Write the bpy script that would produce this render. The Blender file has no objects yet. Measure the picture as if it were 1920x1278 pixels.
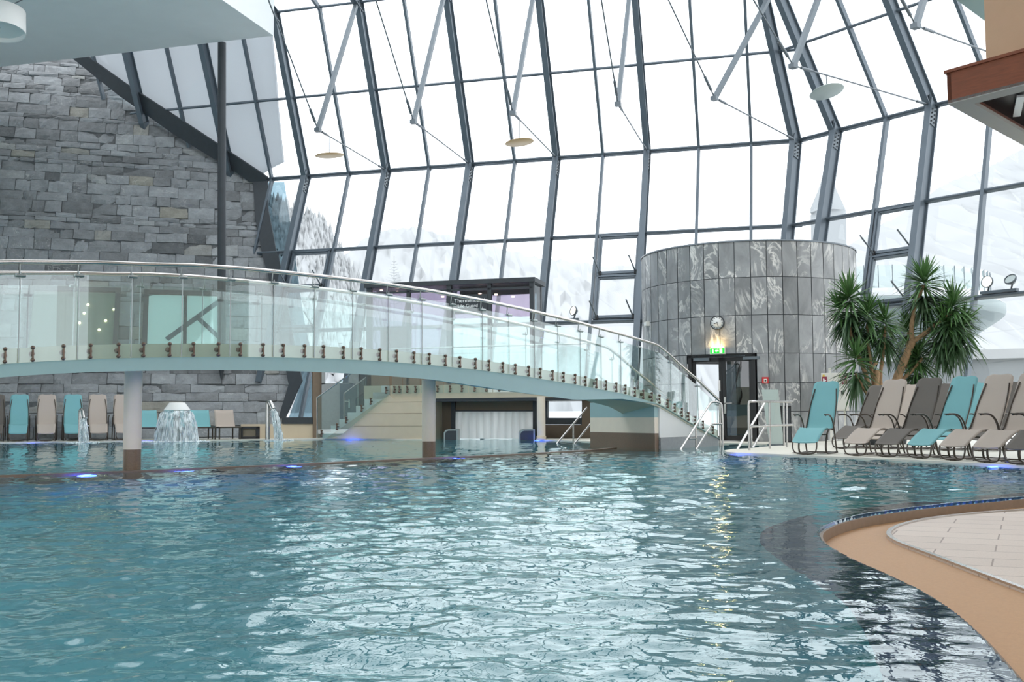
import bpy, bmesh, math, random
import numpy as np
from mathutils import Vector, Matrix
R = random.Random(7)
C = bpy.context.scene.collection
sc = bpy.context.scene
# ------------------------------------------------------------------ camera model (metres; water level is z = 0)
F = 2000.; H0 = 780.; RO = .0057; CAM = np.array([0., 0., .70])
_p = math.atan((H0 - 639) / F)
cf = np.array([0, math.cos(_p), math.sin(_p)])
cr = np.array([math.cos(RO), 0, -math.sin(RO)]); cr -= cf * (cr @ cf); cr /= np.linalg.norm(cr)
cu = np.cross(cr, cf)
A = lambda *a: np.array(a, float)
Z = A(0, 0, 1)
def ray(x, y):
    d = cf + cr * (x - 960) / F + cu * (639 - y) / F
    return d / d[1]
def atY(x, y, Y): return CAM + ray(x, y) * Y
def gz(x, y, z=0.):
    d = ray(x, y); return CAM + d * ((z - CAM[2]) / d[2])
def pl(x, y, P, n):
    d = ray(x, y); return CAM + d * (((P - CAM) @ n) / (d @ n))
def onl(P, d, x):
    m = cr - (x - 960) / F * cf
    return P + d * (-((P - CAM) @ m) / (d @ m))
def nrm(v):
    v = np.asarray(v, float); return v / np.linalg.norm(v)
cam = bpy.data.cameras.new('camera'); co = bpy.data.objects.new('camera', cam); C.objects.link(co)
cam.sensor_width = 36; cam.lens = F * 36 / 1920; cam.clip_start = .05; cam.clip_end = 5000
co.matrix_world = Matrix(((cr[0], cu[0], -cf[0], CAM[0]), (cr[1], cu[1], -cf[1], CAM[1]), (cr[2], cu[2], -cf[2], CAM[2]), (0, 0, 0, 1)))
sc.camera = co
# ------------------------------------------------------------------ materials
def nodes(name):
    m = bpy.data.materials.new(name); m.use_nodes = True
    nt = m.node_tree; nt.nodes.clear()
    out = nt.nodes.new('ShaderNodeOutputMaterial')
    return m, nt, out
def N(nt, t, **kw):
    n = nt.nodes.new('ShaderNode' + t)
    for k, v in kw.items():
        if k.startswith('i_'):
            key = k[2:].replace('_', ' ')
            n.inputs[key].default_value = v
        else: setattr(n, k, v)
    return n
def rgb(c): return (c[0], c[1], c[2], 1)
def pm(name, col, rough=.5, metal=0., var=0., vs=6., bump=0., bs=30., emit=None, es=0., spec=.5, stretch=None):
    m, nt, out = nodes(name)
    b = N(nt, 'BsdfPrincipled'); nt.links.new(b.outputs[0], out.inputs[0])
    b.inputs['Base Color'].default_value = rgb(col); b.inputs['Roughness'].default_value = rough
    b.inputs['Metallic'].default_value = metal; b.inputs['Specular IOR Level'].default_value = spec
    if emit: b.inputs['Emission Color'].default_value = rgb(emit); b.inputs['Emission Strength'].default_value = es
    if var or bump:
        tc = N(nt, 'TexCoord'); src = tc.outputs['Object']
        if stretch:
            mp = N(nt, 'Mapping'); mp.inputs['Scale'].default_value = stretch
            nt.links.new(src, mp.inputs[0]); src = mp.outputs[0]
    if var:
        no = N(nt, 'TexNoise', i_Scale=vs, i_Detail=6.); nt.links.new(src, no.inputs['Vector'])
        mx = N(nt, 'Mix', data_type='RGBA')
        mx.inputs[6].default_value = rgb([c * (1 - var) for c in col]); mx.inputs[7].default_value = rgb([min(1, c * (1 + var)) for c in col])
        nt.links.new(no.outputs[0], mx.inputs[0]); nt.links.new(mx.outputs[2], b.inputs['Base Color'])
    if bump:
        n2 = N(nt, 'TexNoise', i_Scale=bs, i_Detail=4.); nt.links.new(src, n2.inputs['Vector'])
        bp = N(nt, 'Bump', i_Strength=bump, i_Distance=.02); nt.links.new(n2.outputs[0], bp.inputs['Height']); nt.links.new(bp.outputs[0], b.inputs['Normal'])
    return m
def glass(name, tint, base=.03, graz=.5, rough=0., gcol=(1, 1, 1)):
    m, nt, out = nodes(name)
    t = N(nt, 'BsdfTransparent'); t.inputs[0].default_value = rgb(tint)
    g = N(nt, 'BsdfGlossy'); g.inputs['Roughness'].default_value = rough; g.inputs[0].default_value = rgb(gcol)
    lw = N(nt, 'LayerWeight', i_Blend=.5)
    pw = N(nt, 'Math', operation='POWER'); pw.inputs[1].default_value = 4
    nt.links.new(lw.outputs['Facing'], pw.inputs[0])
    ml = N(nt, 'Math', operation='MULTIPLY_ADD'); ml.inputs[1].default_value = graz; ml.inputs[2].default_value = base
    nt.links.new(pw.outputs[0], ml.inputs[0])
    mx = N(nt, 'MixShader'); nt.links.new(ml.outputs[0], mx.inputs[0]); nt.links.new(t.outputs[0], mx.inputs[1]); nt.links.new(g.outputs[0], mx.inputs[2])
    nt.links.new(mx.outputs[0], out.inputs[0])
    return m
def emis(name, col, s):
    m, nt, out = nodes(name)
    e = N(nt, 'Emission'); e.inputs[0].default_value = rgb(col); e.inputs[1].default_value = s
    nt.links.new(e.outputs[0], out.inputs[0]); return m
M = {}
M['steel'] = pm('blue grey painted steel', (.105, .132, .158), .42, .25, var=.12, vs=3)
M['steel_light'] = pm('light grey painted steel', (.13, .155, .175), .4, .3, var=.08)
M['dark'] = pm('anthracite metal', (.045, .052, .06), .5, .2, var=.15)
M['black'] = pm('black plastic', (.015, .015, .017), .45, var=.2)
M['chrome'] = pm('brushed stainless steel', (.52, .5, .48), .22, 1., bump=.05, bs=80)
M['post_steel'] = pm('satin steel post', (.3, .33, .33), .35, .9, var=.05)
M['bronze'] = pm('dark bronze fitting', (.16, .11, .085), .35, .6, var=.15)
M['cable'] = pm('steel cable', (.16, .18, .2), .4, .6, var=.1)
M['pane'] = glass('clear facade glass', (.965, .975, .98), .012, .35)
M['teal_glass'] = glass('teal safety glass', (.86, .925, .92), .07, .55)
M['blue_glass'] = glass('blue grey tinted glass', (.44, .53, .57), .06, .5)
M['purple_glass'] = glass('purple tinted cabin glass', (.66, .60, .71), .06, .5)
M['dark_glass'] = glass('dark door glass', (.22, .25, .27), .09, .5)
M['mirror_glass'] = glass('reflecting window glass', (.5, .56, .56), .3, .5)
M['white'] = pm('white plaster', (.78, .78, .76), .7, var=.03, vs=2, bump=.05)
M['soffit'] = pm('white soffit paint', (.78, .81, .81), .8, var=.04, vs=1.5, bump=.08, bs=12)
M['column'] = pm('beige column plaster', (.84, .73, .6), .6, var=.05, bump=.05)
M['brownstone'] = pm('brown granite', (.2, .13, .085), .4, var=.3, vs=60, bump=.05)
M['beige_band'] = pm('beige bridge band', (.62, .6, .48), .55, var=.05)
M['bridge_paint'] = pm('grey bridge paint with teal bounce', (.34, .49, .495), .55, var=.04, bump=.03)  # teal bounce from the pool is put into this grey
M['grey_base'] = pm('grey stone skirting', (.3, .31, .31), .4, var=.2, vs=15)
M['deck'] = pm('cream deck tiles', (.72, .69, .6), .45, var=.05, vs=20)
M['pooltile'] = pm('teal pool tile', (.085, .32, .385), .35, var=.15, vs=3)
M['navy'] = pm('navy mosaic edge', (.02, .035, .1), .3, var=.4, vs=40)
M['tan'] = pm('tan grating', (.55, .31, .155), .6, var=.12, vs=70, bump=.15, bs=160, stretch=(1, 1, 1))
M['gutter'] = pm('brown gutter face', (.19, .115, .06), .5, var=.2, vs=20)
M['turq'] = pm('turquoise sling fabric', (.19, .43, .455), .8, var=.06, vs=160, bump=.12, bs=260)
M['beige_f'] = pm('beige sling fabric', (.47, .40, .345), .8, var=.06, vs=160, bump=.12, bs=260)
M['dark_f'] = pm('dark grey sling fabric', (.135, .12, .105), .8, var=.08, vs=160, bump=.12, bs=260)
M['tube'] = pm('dark bronze chair tube', (.085, .072, .06), .3, .6, var=.1)
M['wood'] = pm('red brown wood fascia', (.22, .065, .03), .4, var=.35, vs=5, bump=.05, bs=14, stretch=(1, 1, 9))
M['orange'] = pm('apricot plaster', (.62, .39, .25), .7, var=.04, bump=.05)
M['greypaint'] = pm('grey painted soffit', (.36, .35, .33), .6, var=.05)
M['sand'] = pm('sand tile', (.62, .52, .38), .5, var=.07, vs=4)
M['brown_wall'] = pm('brown wall panel', (.2, .145, .1), .6, var=.1, vs=8)
M['hall'] = pm('pale added shell plaster', (.7, .67, .62), .8, var=.04, vs=1)  # coats only the added shell that limits the light
M['snow'] = pm('snow', (.5, .51, .52), .9, var=.03, vs=2, bump=.4, bs=3)
M['red'] = pm('signal red plastic', (.55, .02, .02), .4, var=.05)
M['maroon'] = pm('maroon sign', (.25, .02, .05), .4, var=.05)
M['yellow'] = pm('yellow sticker', (.7, .5, .04), .5, var=.05)
M['cream'] = pm('cream painted metal', (.72, .71, .66), .45, var=.03)
M['bark'] = pm('yucca bark', (.34, .22, .12), .8, var=.35, vs=18, bump=.5, bs=30)
M['leaf'] = pm('yucca leaf', (.075, .17, .05), .4, var=.5, vs=2.5, spec=.5)
M['leaf_dark'] = pm('yucca old leaf', (.045, .10, .04), .45, var=.5, vs=2.5)
M['led_blue'] = emis('blue pool lamp', (.03, .06, 1), 45.)
M['lamp_warm'] = emis('warm lamp', (1, .72, .3), 14.)
M['green_sign'] = emis('green exit sign face', (.02, .75, .06), 1.3)
M['white_sign'] = emis('white exit sign mark', (1, 1, .75), 1.8)
M['text'] = pm('white lettering', (.85, .87, .88), .5, var=.01)
M['clockface'] = pm('white clock face', (.82, .82, .8), .4, var=.01)
M['pale_wall'] = pm('warm beige room', (.34, .3, .22), .7, var=.05)
M['spot'] = emis('small ceiling spot', (1, .8, .45), 9.)
M['floodlit'] = emis('lit floodlight face', (1, .95, .8), 3.)
M['canopy'] = pm('pale teal canopy', (.25, .3, .3), .6, var=.08, vs=1)
M['hill'] = pm('fog toned snowy forest slope', (.36, .37, .38), .95, var=.15, vs=.06)  # snow, with the fog put into the pale colour
M['conifer'] = pm('fog toned snow laden conifer', (.42, .43, .435), .95, var=.2, vs=.3)  # paleness is snow plus fog put into the colour
M['mount'] = pm('fog toned snowy mountain', (.355, .365, .372), .95, var=.05, vs=.02)  # distance fog is put into the snow colour
M['church'] = pm('grey church spire', (.3, .317, .327), .8, var=.05)
M['amber'] = pm('amber lamp underside', (.34, .23, .1), .35, .2, emit=(1, .7, .3), es=.08)
M['frost'] = pm('frosted grey green board', (.42, .5, .47), .35, var=.04)
M['brown_curtain'] = pm('brown curtain', (.14, .11, .09), .9, var=.2)
def strip_mat():
    m, nt, out = nodes('milky plastic strip')
    d = N(nt, 'BsdfDiffuse'); d.inputs[0].default_value = rgb((.88, .88, .85))
    t = N(nt, 'BsdfTranslucent'); t.inputs[0].default_value = rgb((.95, .95, .92))
    g = N(nt, 'BsdfGlossy'); g.inputs['Roughness'].default_value = .2
    tc = N(nt, 'TexCoord'); no = N(nt, 'TexNoise', i_Scale=2.5); mp = N(nt, 'Mapping'); mp.inputs['Scale'].default_value = (3, 3, .4)
    nt.links.new(tc.outputs['Object'], mp.inputs[0]); nt.links.new(mp.outputs[0], no.inputs['Vector'])
    a = N(nt, 'MixShader'); b = N(nt, 'MixShader'); b.inputs[0].default_value = .08
    pf_ = N(nt, 'MapRange'); pf_.inputs[3].default_value = .55; pf_.inputs[4].default_value = 1.; nt.links.new(no.outputs[0], pf_.inputs[0]); nt.links.new(pf_.outputs[0], a.inputs[0]); nt.links.new(d.outputs[0], a.inputs[1]); nt.links.new(t.outputs[0], a.inputs[2])
    nt.links.new(a.outputs[0], b.inputs[1]); nt.links.new(g.outputs[0], b.inputs[2]); nt.links.new(b.outputs[0], out.inputs[0])
    return m
M['strip'] = strip_mat()
def spray_mat():
    m, nt, out = nodes('falling water')
    tr = N(nt, 'BsdfTransparent'); tr.inputs[0].default_value = rgb((.9, .95, .96))
    d = N(nt, 'BsdfPrincipled'); d.inputs['Base Color'].default_value = rgb((.82, .87, .88)); d.inputs['Roughness'].default_value = .15
    tc = N(nt, 'TexCoord'); mp = N(nt, 'Mapping'); mp.inputs['Scale'].default_value = (14, 14, 2.2)
    no = N(nt, 'TexNoise', i_Scale=1., i_Detail=5., i_Distortion=.6)
    nt.links.new(tc.outputs['Object'], mp.inputs[0]); nt.links.new(mp.outputs[0], no.inputs['Vector'])
    rp = N(nt, 'ValToRGB'); rp.color_ramp.elements[0].position = .42; rp.color_ramp.elements[1].position = .62
    nt.links.new(no.outputs[0], rp.inputs[0])
    ml = N(nt, 'Math', operation='MULTIPLY_ADD'); ml.inputs[1].default_value = .72; ml.inputs[2].default_value = .2
    nt.links.new(rp.outputs[0], ml.inputs[0])
    mx = N(nt, 'MixShader'); nt.links.new(ml.outputs[0], mx.inputs[0]); nt.links.new(tr.outputs[0], mx.inputs[1]); nt.links.new(d.outputs[0], mx.inputs[2])
    nt.links.new(mx.outputs[0], out.inputs[0]); return m
M['spray'] = spray_mat()
M['foam'] = pm('white foam', (.8, .85, .87), .7, bump=.6, bs=25)
def snow_sheet():
    m, nt, out = nodes('thin snow sheet'); d = N(nt, 'BsdfDiffuse'); d.inputs[0].default_value = rgb((.85, .87, .9)); t = N(nt, 'BsdfTranslucent'); t.inputs[0].default_value = rgb((.56, .575, .59))
    mx = N(nt, 'MixShader'); mx.inputs[0].default_value = .72; nt.links.new(d.outputs[0], mx.inputs[1]); nt.links.new(t.outputs[0], mx.inputs[2]); nt.links.new(mx.outputs[0], out.inputs[0]); return m
M['snow_sheet'] = snow_sheet()
M['reflection_glow'] = pm('glowing facade reflection', (.75, .78, .76), .8, var=.04, vs=1, emit=(.9, 1, .97), es=.3)  # emission imitates the bright glass front mirrored in a window
def stone_mat():
    m, nt, out = nodes('grey slate masonry')
    b = N(nt, 'BsdfPrincipled', i_Roughness=.75); nt.links.new(b.outputs[0], out.inputs[0])
    at = N(nt, 'Attribute', attribute_name='rnd'); tc = N(nt, 'TexCoord')
    of = N(nt, 'VectorMath', operation='SCALE'); of.inputs[0].default_value = (37, 51, 23); nt.links.new(at.outputs['Fac'], of.inputs['Scale'])
    ad = N(nt, 'VectorMath', operation='ADD'); nt.links.new(tc.outputs['Object'], ad.inputs[0]); nt.links.new(of.outputs[0], ad.inputs[1])
    rp = N(nt, 'ValToRGB'); e = rp.color_ramp.elements
    e[0].color = rgb((0.099, 0.106, 0.110)); e[1].color = rgb((0.306, 0.327, 0.339))
    for p, c in ((.07, (0.166, 0.174, 0.179)), (.5, (0.228, 0.241, 0.251)), (.9, (0.273, 0.290, 0.301)), (.955, (0.257, 0.248, 0.211))):
        q = e.new(p); q.color = rgb(c)
    nt.links.new(at.outputs['Fac'], rp.inputs[0])
    n1 = N(nt, 'TexNoise', i_Scale=2.2, i_Detail=8., i_Roughness=.65); nt.links.new(ad.outputs[0], n1.inputs['Vector'])
    mr = N(nt, 'MapRange'); mr.inputs[1].default_value = .25; mr.inputs[2].default_value = .75; mr.inputs[3].default_value = .72; mr.inputs[4].default_value = 1.3
    nt.links.new(n1.outputs[0], mr.inputs[0])
    mu = N(nt, 'VectorMath', operation='SCALE'); nt.links.new(rp.outputs[0], mu.inputs[0]); nt.links.new(mr.outputs[0], mu.inputs['Scale'])
    # white quartz veins
    n2 = N(nt, 'TexNoise', i_Scale=1.5, i_Detail=6., i_Distortion=1.6); nt.links.new(ad.outputs[0], n2.inputs['Vector'])
    ab = N(nt, 'Math', operation='SUBTRACT'); ab.inputs[1].default_value = .5; nt.links.new(n2.outputs[0], ab.inputs[0])
    a2 = N(nt, 'Math', operation='ABSOLUTE'); nt.links.new(ab.outputs[0], a2.inputs[0])
    v = N(nt, 'MapRange'); v.inputs[1].default_value = .0; v.inputs[2].default_value = .012; v.inputs[3].default_value = .55; v.inputs[4].default_value = 0
    nt.links.new(a2.outputs[0], v.inputs[0])
    n3 = N(nt, 'TexNoise', i_Scale=.5, i_Detail=1.); nt.links.new(ad.outputs[0], n3.inputs['Vector'])
    gt = N(nt, 'MapRange'); gt.inputs[1].default_value = .56; gt.inputs[2].default_value = .64; nt.links.new(n3.outputs[0], gt.inputs[0])
    vm = N(nt, 'Math', operation='MULTIPLY'); nt.links.new(v.outputs[0], vm.inputs[0]); nt.links.new(gt.outputs[0], vm.inputs[1])
    mx = N(nt, 'Mix', data_type='RGBA'); mx.inputs[7].default_value = rgb((.5, .5, .48))
    nt.links.new(vm.outputs[0], mx.inputs[0]); nt.links.new(mu.outputs[0], mx.inputs[6]); nt.links.new(mx.outputs[2], b.inputs['Base Color'])
    nb = N(nt, 'TexNoise', i_Scale=7., i_Detail=8., i_Roughness=.6); nt.links.new(ad.outputs[0], nb.inputs['Vector'])
    bp = N(nt, 'Bump', i_Strength=.55, i_Distance=.06); nt.links.new(nb.outputs[0], bp.inputs['Height']); nt.links.new(bp.outputs[0], b.inputs['Normal'])
    return m
M['stone'] = stone_mat()
def marble_mat():
    m, nt, out = nodes('polished grey marble tile')
    b = N(nt, 'BsdfPrincipled', i_Roughness=.32); nt.links.new(b.outputs[0], out.inputs[0])
    at = N(nt, 'Attribute', attribute_name='rnd'); tc = N(nt, 'TexCoord')
    of = N(nt, 'VectorMath', operation='SCALE'); of.inputs[0].default_value = (61, 33, 47); nt.links.new(at.outputs['Fac'], of.inputs['Scale'])
    ad = N(nt, 'VectorMath', operation='ADD'); nt.links.new(tc.outputs['Object'], ad.inputs[0]); nt.links.new(of.outputs[0], ad.inputs[1])
    mp = N(nt, 'Mapping'); mp.inputs['Rotation'].default_value = (.5, .6, .4); mp.inputs['Scale'].default_value = (1, 1, .55)
    nt.links.new(ad.outputs[0], mp.inputs[0])
    n1 = N(nt, 'TexNoise', i_Scale=1.6, i_Detail=9., i_Roughness=.62, i_Distortion=1.2); nt.links.new(mp.outputs[0], n1.inputs['Vector'])
    rp = N(nt, 'ValToRGB'); e = rp.color_ramp.elements
    e[0].position = .25; e[0].color = rgb((.17, .178, .183)); e[1].position = .78; e[1].color = rgb((.34, .353, .36))
    nt.links.new(n1.outputs[0], rp.inputs[0])
    n2 = N(nt, 'TexNoise', i_Scale=1.3, i_Detail=8., i_Roughness=.6, i_Distortion=2.2); nt.links.new(mp.outputs[0], n2.inputs['Vector'])
    ab = N(nt, 'Math', operation='SUBTRACT'); ab.inputs[1].default_value = .5; nt.links.new(n2.outputs[0], ab.inputs[0])
    a2 = N(nt, 'Math', operation='ABSOLUTE'); nt.links.new(ab.outputs[0], a2.inputs[0])
    v = N(nt, 'MapRange'); v.inputs[1].default_value = 0; v.inputs[2].default_value = .045; v.inputs[3].default_value = .9; v.inputs[4].default_value = 0
    nt.links.new(a2.outputs[0], v.inputs[0])
    n3 = N(nt, 'TexNoise', i_Scale=.8, i_Detail=2.); nt.links.new(ad.outputs[0], n3.inputs['Vector'])
    gt = N(nt, 'MapRange'); gt.inputs[1].default_value = .45; gt.inputs[2].default_value = .6; nt.links.new(n3.outputs[0], gt.inputs[0])
    vm = N(nt, 'Math', operation='MULTIPLY'); nt.links.new(v.outputs[0], vm.inputs[0]); nt.links.new(gt.outputs[0], vm.inputs[1])
    mx = N(nt, 'Mix', data_type='RGBA'); mx.inputs[7].default_value = rgb((.72, .71, .68))
    nt.links.new(vm.outputs[0], mx.inputs[0]); nt.links.new(rp.outputs[0], mx.inputs[6])
    mr = N(nt, 'MapRange'); mr.inputs[3].default_value = .85; mr.inputs[4].default_value = 1.15; nt.links.new(at.outputs['Fac'], mr.inputs[0])
    mu = N(nt, 'VectorMath', operation='SCALE'); nt.links.new(mx.outputs[2], mu.inputs[0]); nt.links.new(mr.outputs[0], mu.inputs['Scale'])
    nt.links.new(mu.outputs[0], b.inputs['Base Color']); return m
M['marble'] = marble_mat()
def brick_mat(name, c1, c2, mortar, w, h, rot=0., mort=.008, rough=.5, bump=True):
    m, nt, out = nodes(name)
    b = N(nt, 'BsdfPrincipled', i_Roughness=rough); nt.links.new(b.outputs[0], out.inputs[0])
    tc = N(nt, 'TexCoord'); mp = N(nt, 'Mapping'); mp.inputs['Rotation'].default_value = (0, 0, rot); nt.links.new(tc.outputs['Object'], mp.inputs[0])
    br = N(nt, 'TexBrick', i_Scale=1.); br.inputs['Brick Width'].default_value = w; br.inputs['Row Height'].default_value = h
    br.inputs['Mortar Size'].default_value = mort; br.inputs['Color1'].default_value = rgb(c1); br.inputs['Color2'].default_value = rgb(c2); br.inputs['Mortar'].default_value = rgb(mortar)
    nt.links.new(mp.outputs[0], br.inputs['Vector'])
    no = N(nt, 'TexNoise', i_Scale=90., i_Detail=3.); nt.links.new(tc.outputs['Object'], no.inputs['Vector'])
    mr = N(nt, 'MapRange'); mr.inputs[3].default_value = .8; mr.inputs[4].default_value = 1.2; nt.links.new(no.outputs[0], mr.inputs[0])
    mu = N(nt, 'VectorMath', operation='SCALE'); nt.links.new(br.outputs[0], mu.inputs[0]); nt.links.new(mr.outputs[0], mu.inputs['Scale'])
    nt.links.new(mu.outputs[0], b.inputs['Base Color']); return m
M['paving'] = brick_mat('pink granite paving', (.64, .53, .46), (.7, .585, .51), (.3, .22, .18), .62, .32, .45, .005)
def water_mat():
    m, nt, out = nodes('pool water')
    g = N(nt, 'BsdfGlass', i_IOR=1.33, i_Roughness=.0); g.inputs[0].default_value = rgb((.93, 1, .99))
    tc = N(nt, 'TexCoord'); mp = N(nt, 'Mapping'); mp.inputs['Scale'].default_value = (1, 1, 1); nt.links.new(tc.outputs['Object'], mp.inputs[0])
    no = N(nt, 'TexNoise', i_Scale=9., i_Detail=3., i_Distortion=.4); nt.links.new(mp.outputs[0], no.inputs['Vector'])
    bp = N(nt, 'Bump', i_Strength=.13, i_Distance=.02); nt.links.new(no.outputs[0], bp.inputs['Height']); nt.links.new(bp.outputs[0], g.inputs['Normal'])
    nt.links.new(g.outputs[0], out.inputs[0]); return m
M['water'] = water_mat()
# ------------------------------------------------------------------ mesh builder
class MB:
    def __init__(s): s.v = []; s.f = []; s.sm = []; s.mi = []; s.rnd = []
    def add(s, v, f, smooth=False, mi=0, rnd=0.):
        o = len(s.v); s.v += [tuple(map(float, p)) for p in v]
        for q in f: s.f.append(tuple(i + o for i in q)); s.sm.append(smooth); s.mi.append(mi); s.rnd.append(rnd)
        return s
    def obox(s, o, a, b, c, mi=0, rnd=0.):
        o, a, b, c = (np.asarray(t, float) for t in (o, a, b, c))
        v = [o, o + a, o + a + b, o + b, o + c, o + a + c, o + a + b + c, o + b + c]
        if np.dot(np.cross(a, b), c) < 0: v = [v[i] for i in (3, 2, 1, 0, 7, 6, 5, 4)]
        return s.add(v, [(3, 2, 1, 0), (4, 5, 6, 7), (0, 1, 5, 4), (1, 2, 6, 5), (2, 3, 7, 6), (3, 0, 4, 7)], False, mi, rnd)
    def box(s, c, sx, sy, sz, rz=0., mi=0):
        ca, sa = math.cos(rz), math.sin(rz); a = A(ca, sa, 0) * sx; b = A(-sa, ca, 0) * sy; z = Z * sz
        return s.obox(np.asarray(c, float) - a / 2 - b / 2 - z / 2, a, b, z, mi)
    def cbox(s, c, ax, ay, az, mi=0):   # centred, axis vectors full size
        ax, ay, az = map(np.asarray, (ax, ay, az)); return s.obox(np.asarray(c) - ax / 2 - ay / 2 - az / 2, ax, ay, az, mi)
    def beam(s, p, q, w, h, up=Z, mi=0):
        p, q = np.asarray(p, float), np.asarray(q, float); d = q - p; side = nrm(np.cross(d, up)); u = nrm(np.cross(side, d))
        return s.obox(p - side * w / 2 - u * h / 2, d, side * w, u * h, mi)
    def prism(s, poly, vec, mi=0):
        poly = [np.asarray(p, float) for p in poly]; vec = np.asarray(vec, float); n = len(poly)
        nn = sum(np.cross(poly[i], poly[(i + 1) % n]) for i in range(n))
        if nn @ vec < 0: poly = poly[::-1]
        v = poly + [p + vec for p in poly]
        return s.add(v, [tuple(range(n - 1, -1, -1)), tuple(range(n, 2 * n))] + [(i, (i + 1) % n, (i + 1) % n + n, i + n) for i in range(n)], False, mi)
    def tube(s, pts, r, n=8, closed=False, caps=True, mi=0):
        P = [np.asarray(p, float) for p in pts]; k = len(P); rr = r if hasattr(r, '__len__') else [r] * k
        T = []
        for i in range(k):
            a = P[(i - 1) % k] if closed or i > 0 else P[i]; b = P[(i + 1) % k] if closed or i < k - 1 else P[i]
            T.append(nrm(b - a))
        x = nrm(np.cross(T[0], A(.13, .31, .94) if abs(T[0][2]) < .9 else A(1, .1, .05))); v = []
        for i in range(k):
            x = nrm(x - T[i] * (x @ T[i])); y = np.cross(T[i], x)
            for j in range(n):
                t = 2 * math.pi * j / n; v.append(P[i] + rr[i] * (x * math.cos(t) + y * math.sin(t)))
        f = []
        for i in range(k if closed else k - 1):
            for j in range(n):
                a, b = i * n, ((i + 1) % k) * n; f.append((a + j, a + (j + 1) % n, b + (j + 1) % n, b + j))
        s.add(v, f, True, mi)
        if caps and not closed:
            s.add(v[:n], [tuple(range(n - 1, -1, -1))], False, mi); s.add(v[-n:], [tuple(range(n))], False, mi)
        return s
    def lathe(s, prof, c, n=32, mi=0, ax=None, caps=True):
        c = np.asarray(c, float)
        if ax is None: x, y, z = A(1, 0, 0), A(0, 1, 0), Z
        else: z = nrm(ax); x = nrm(np.cross(z, A(.1, .2, .97) if abs(z[2]) < .9 else A(1, 0, 0))); y = np.cross(z, x)
        v = []
        for r, h in prof:
            for j in range(n):
                t = 2 * math.pi * j / n; v.append(c + r * (x * math.cos(t) + y * math.sin(t)) + z * h)
        f = [(i * n + j, i * n + (j + 1) % n, (i + 1) * n + (j + 1) % n, (i + 1) * n + j) for i in range(len(prof) - 1) for j in range(n)]
        s.add(v, f, True, mi)
        if caps:
            if prof[0][0] > 1e-4: s.add(v[:n], [tuple(range(n - 1, -1, -1))], False, mi)
            if prof[-1][0] > 1e-4: s.add(v[-n:], [tuple(range(n))], False, mi)
        return s
    def cyl(s, p, q, r, n=16, mi=0):
        p, q = np.asarray(p, float), np.asarray(q, float); return s.tube([p, q], r, n, mi=mi)
    def sphere(s, c, r, n=10, mi=0):
        return s.lathe([(max(1e-5, r * math.sin(math.pi * i / 6)), -r * math.cos(math.pi * i / 6)) for i in range(7)], c, n, mi, caps=False)
    def grid(s, fn, nu, nv, smooth=True, mi=0):
        v = [fn(i / nu, j / nv) for j in range(nv + 1) for i in range(nu + 1)]
        return s.add(v, [(j * (nu + 1) + i, j * (nu + 1) + i + 1, (j + 1) * (nu + 1) + i + 1, (j + 1) * (nu + 1) + i) for j in range(nv) for i in range(nu)], smooth, mi)
    def build(s, name, mat, parent=None, local=False, rnd=False, origin=None):
        org = A(0, 0, 0)
        if not local:
            if parent is not None: org = A(*WORLD[parent.name])
            elif origin is not None: org = np.asarray(origin, float)
            else:
                a = np.array(s.v); org = A((a[:, 0].min() + a[:, 0].max()) / 2, (a[:, 1].min() + a[:, 1].max()) / 2, a[:, 2].min())
        me = bpy.data.meshes.new(name)
        me.from_pydata([(p[0] - org[0], p[1] - org[1], p[2] - org[2]) for p in s.v], [], s.f)
        me.polygons.foreach_set('use_smooth', s.sm)
        for m in (mat if isinstance(mat, (list, tuple)) else [mat]): me.materials.append(M[m])
        me.polygons.foreach_set('material_index', s.mi)
        if rnd:
            at = me.attributes.new('rnd', 'FLOAT', 'FACE'); at.data.foreach_set('value', s.rnd)
        me.update()
        o = bpy.data.objects.new(name, me); C.objects.link(o)
        if parent is not None: o.parent = parent
        if not local or parent is None: 
            if parent is None: o.location = org
        WORLD[o.name] = tuple(org)
        return o
WORLD = {}
def thing(name, label, cat, loc=(0, 0, 0), rz=0., group=None):
    o = bpy.data.objects.new(name, None); C.objects.link(o); o.empty_display_size = .1
    o.location = tuple(map(float, loc)); o.rotation_euler = (0, 0, rz); o['label'] = label; o['category'] = cat
    if group: o['group'] = group
    WORLD[o.name] = tuple(map(float, loc)); return o
def tag(o, label, cat, group=None, kind=None):
    o['label'] = label; o['category'] = cat
    if group: o['group'] = group
    if kind: o['kind'] = kind
    return o
def struct(name, mb, mat, **k):
    o = mb.build(name, mat, **k); o['kind'] = 'structure'; return o
def dup(root, loc, rz, label, group=None, scale=1., swap=None):
    def cp(o, par):
        c = o.copy(); C.objects.link(c)
        if par is not None: c.parent = par
        for ch in o.children: cp(ch, c)
        return c
    r = cp(root, None); r.location = tuple(map(float, loc)); r.rotation_euler = (0, 0, rz); r.scale = (scale,) * 3
    r['label'] = label
    if group: r['group'] = group
    return r
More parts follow.
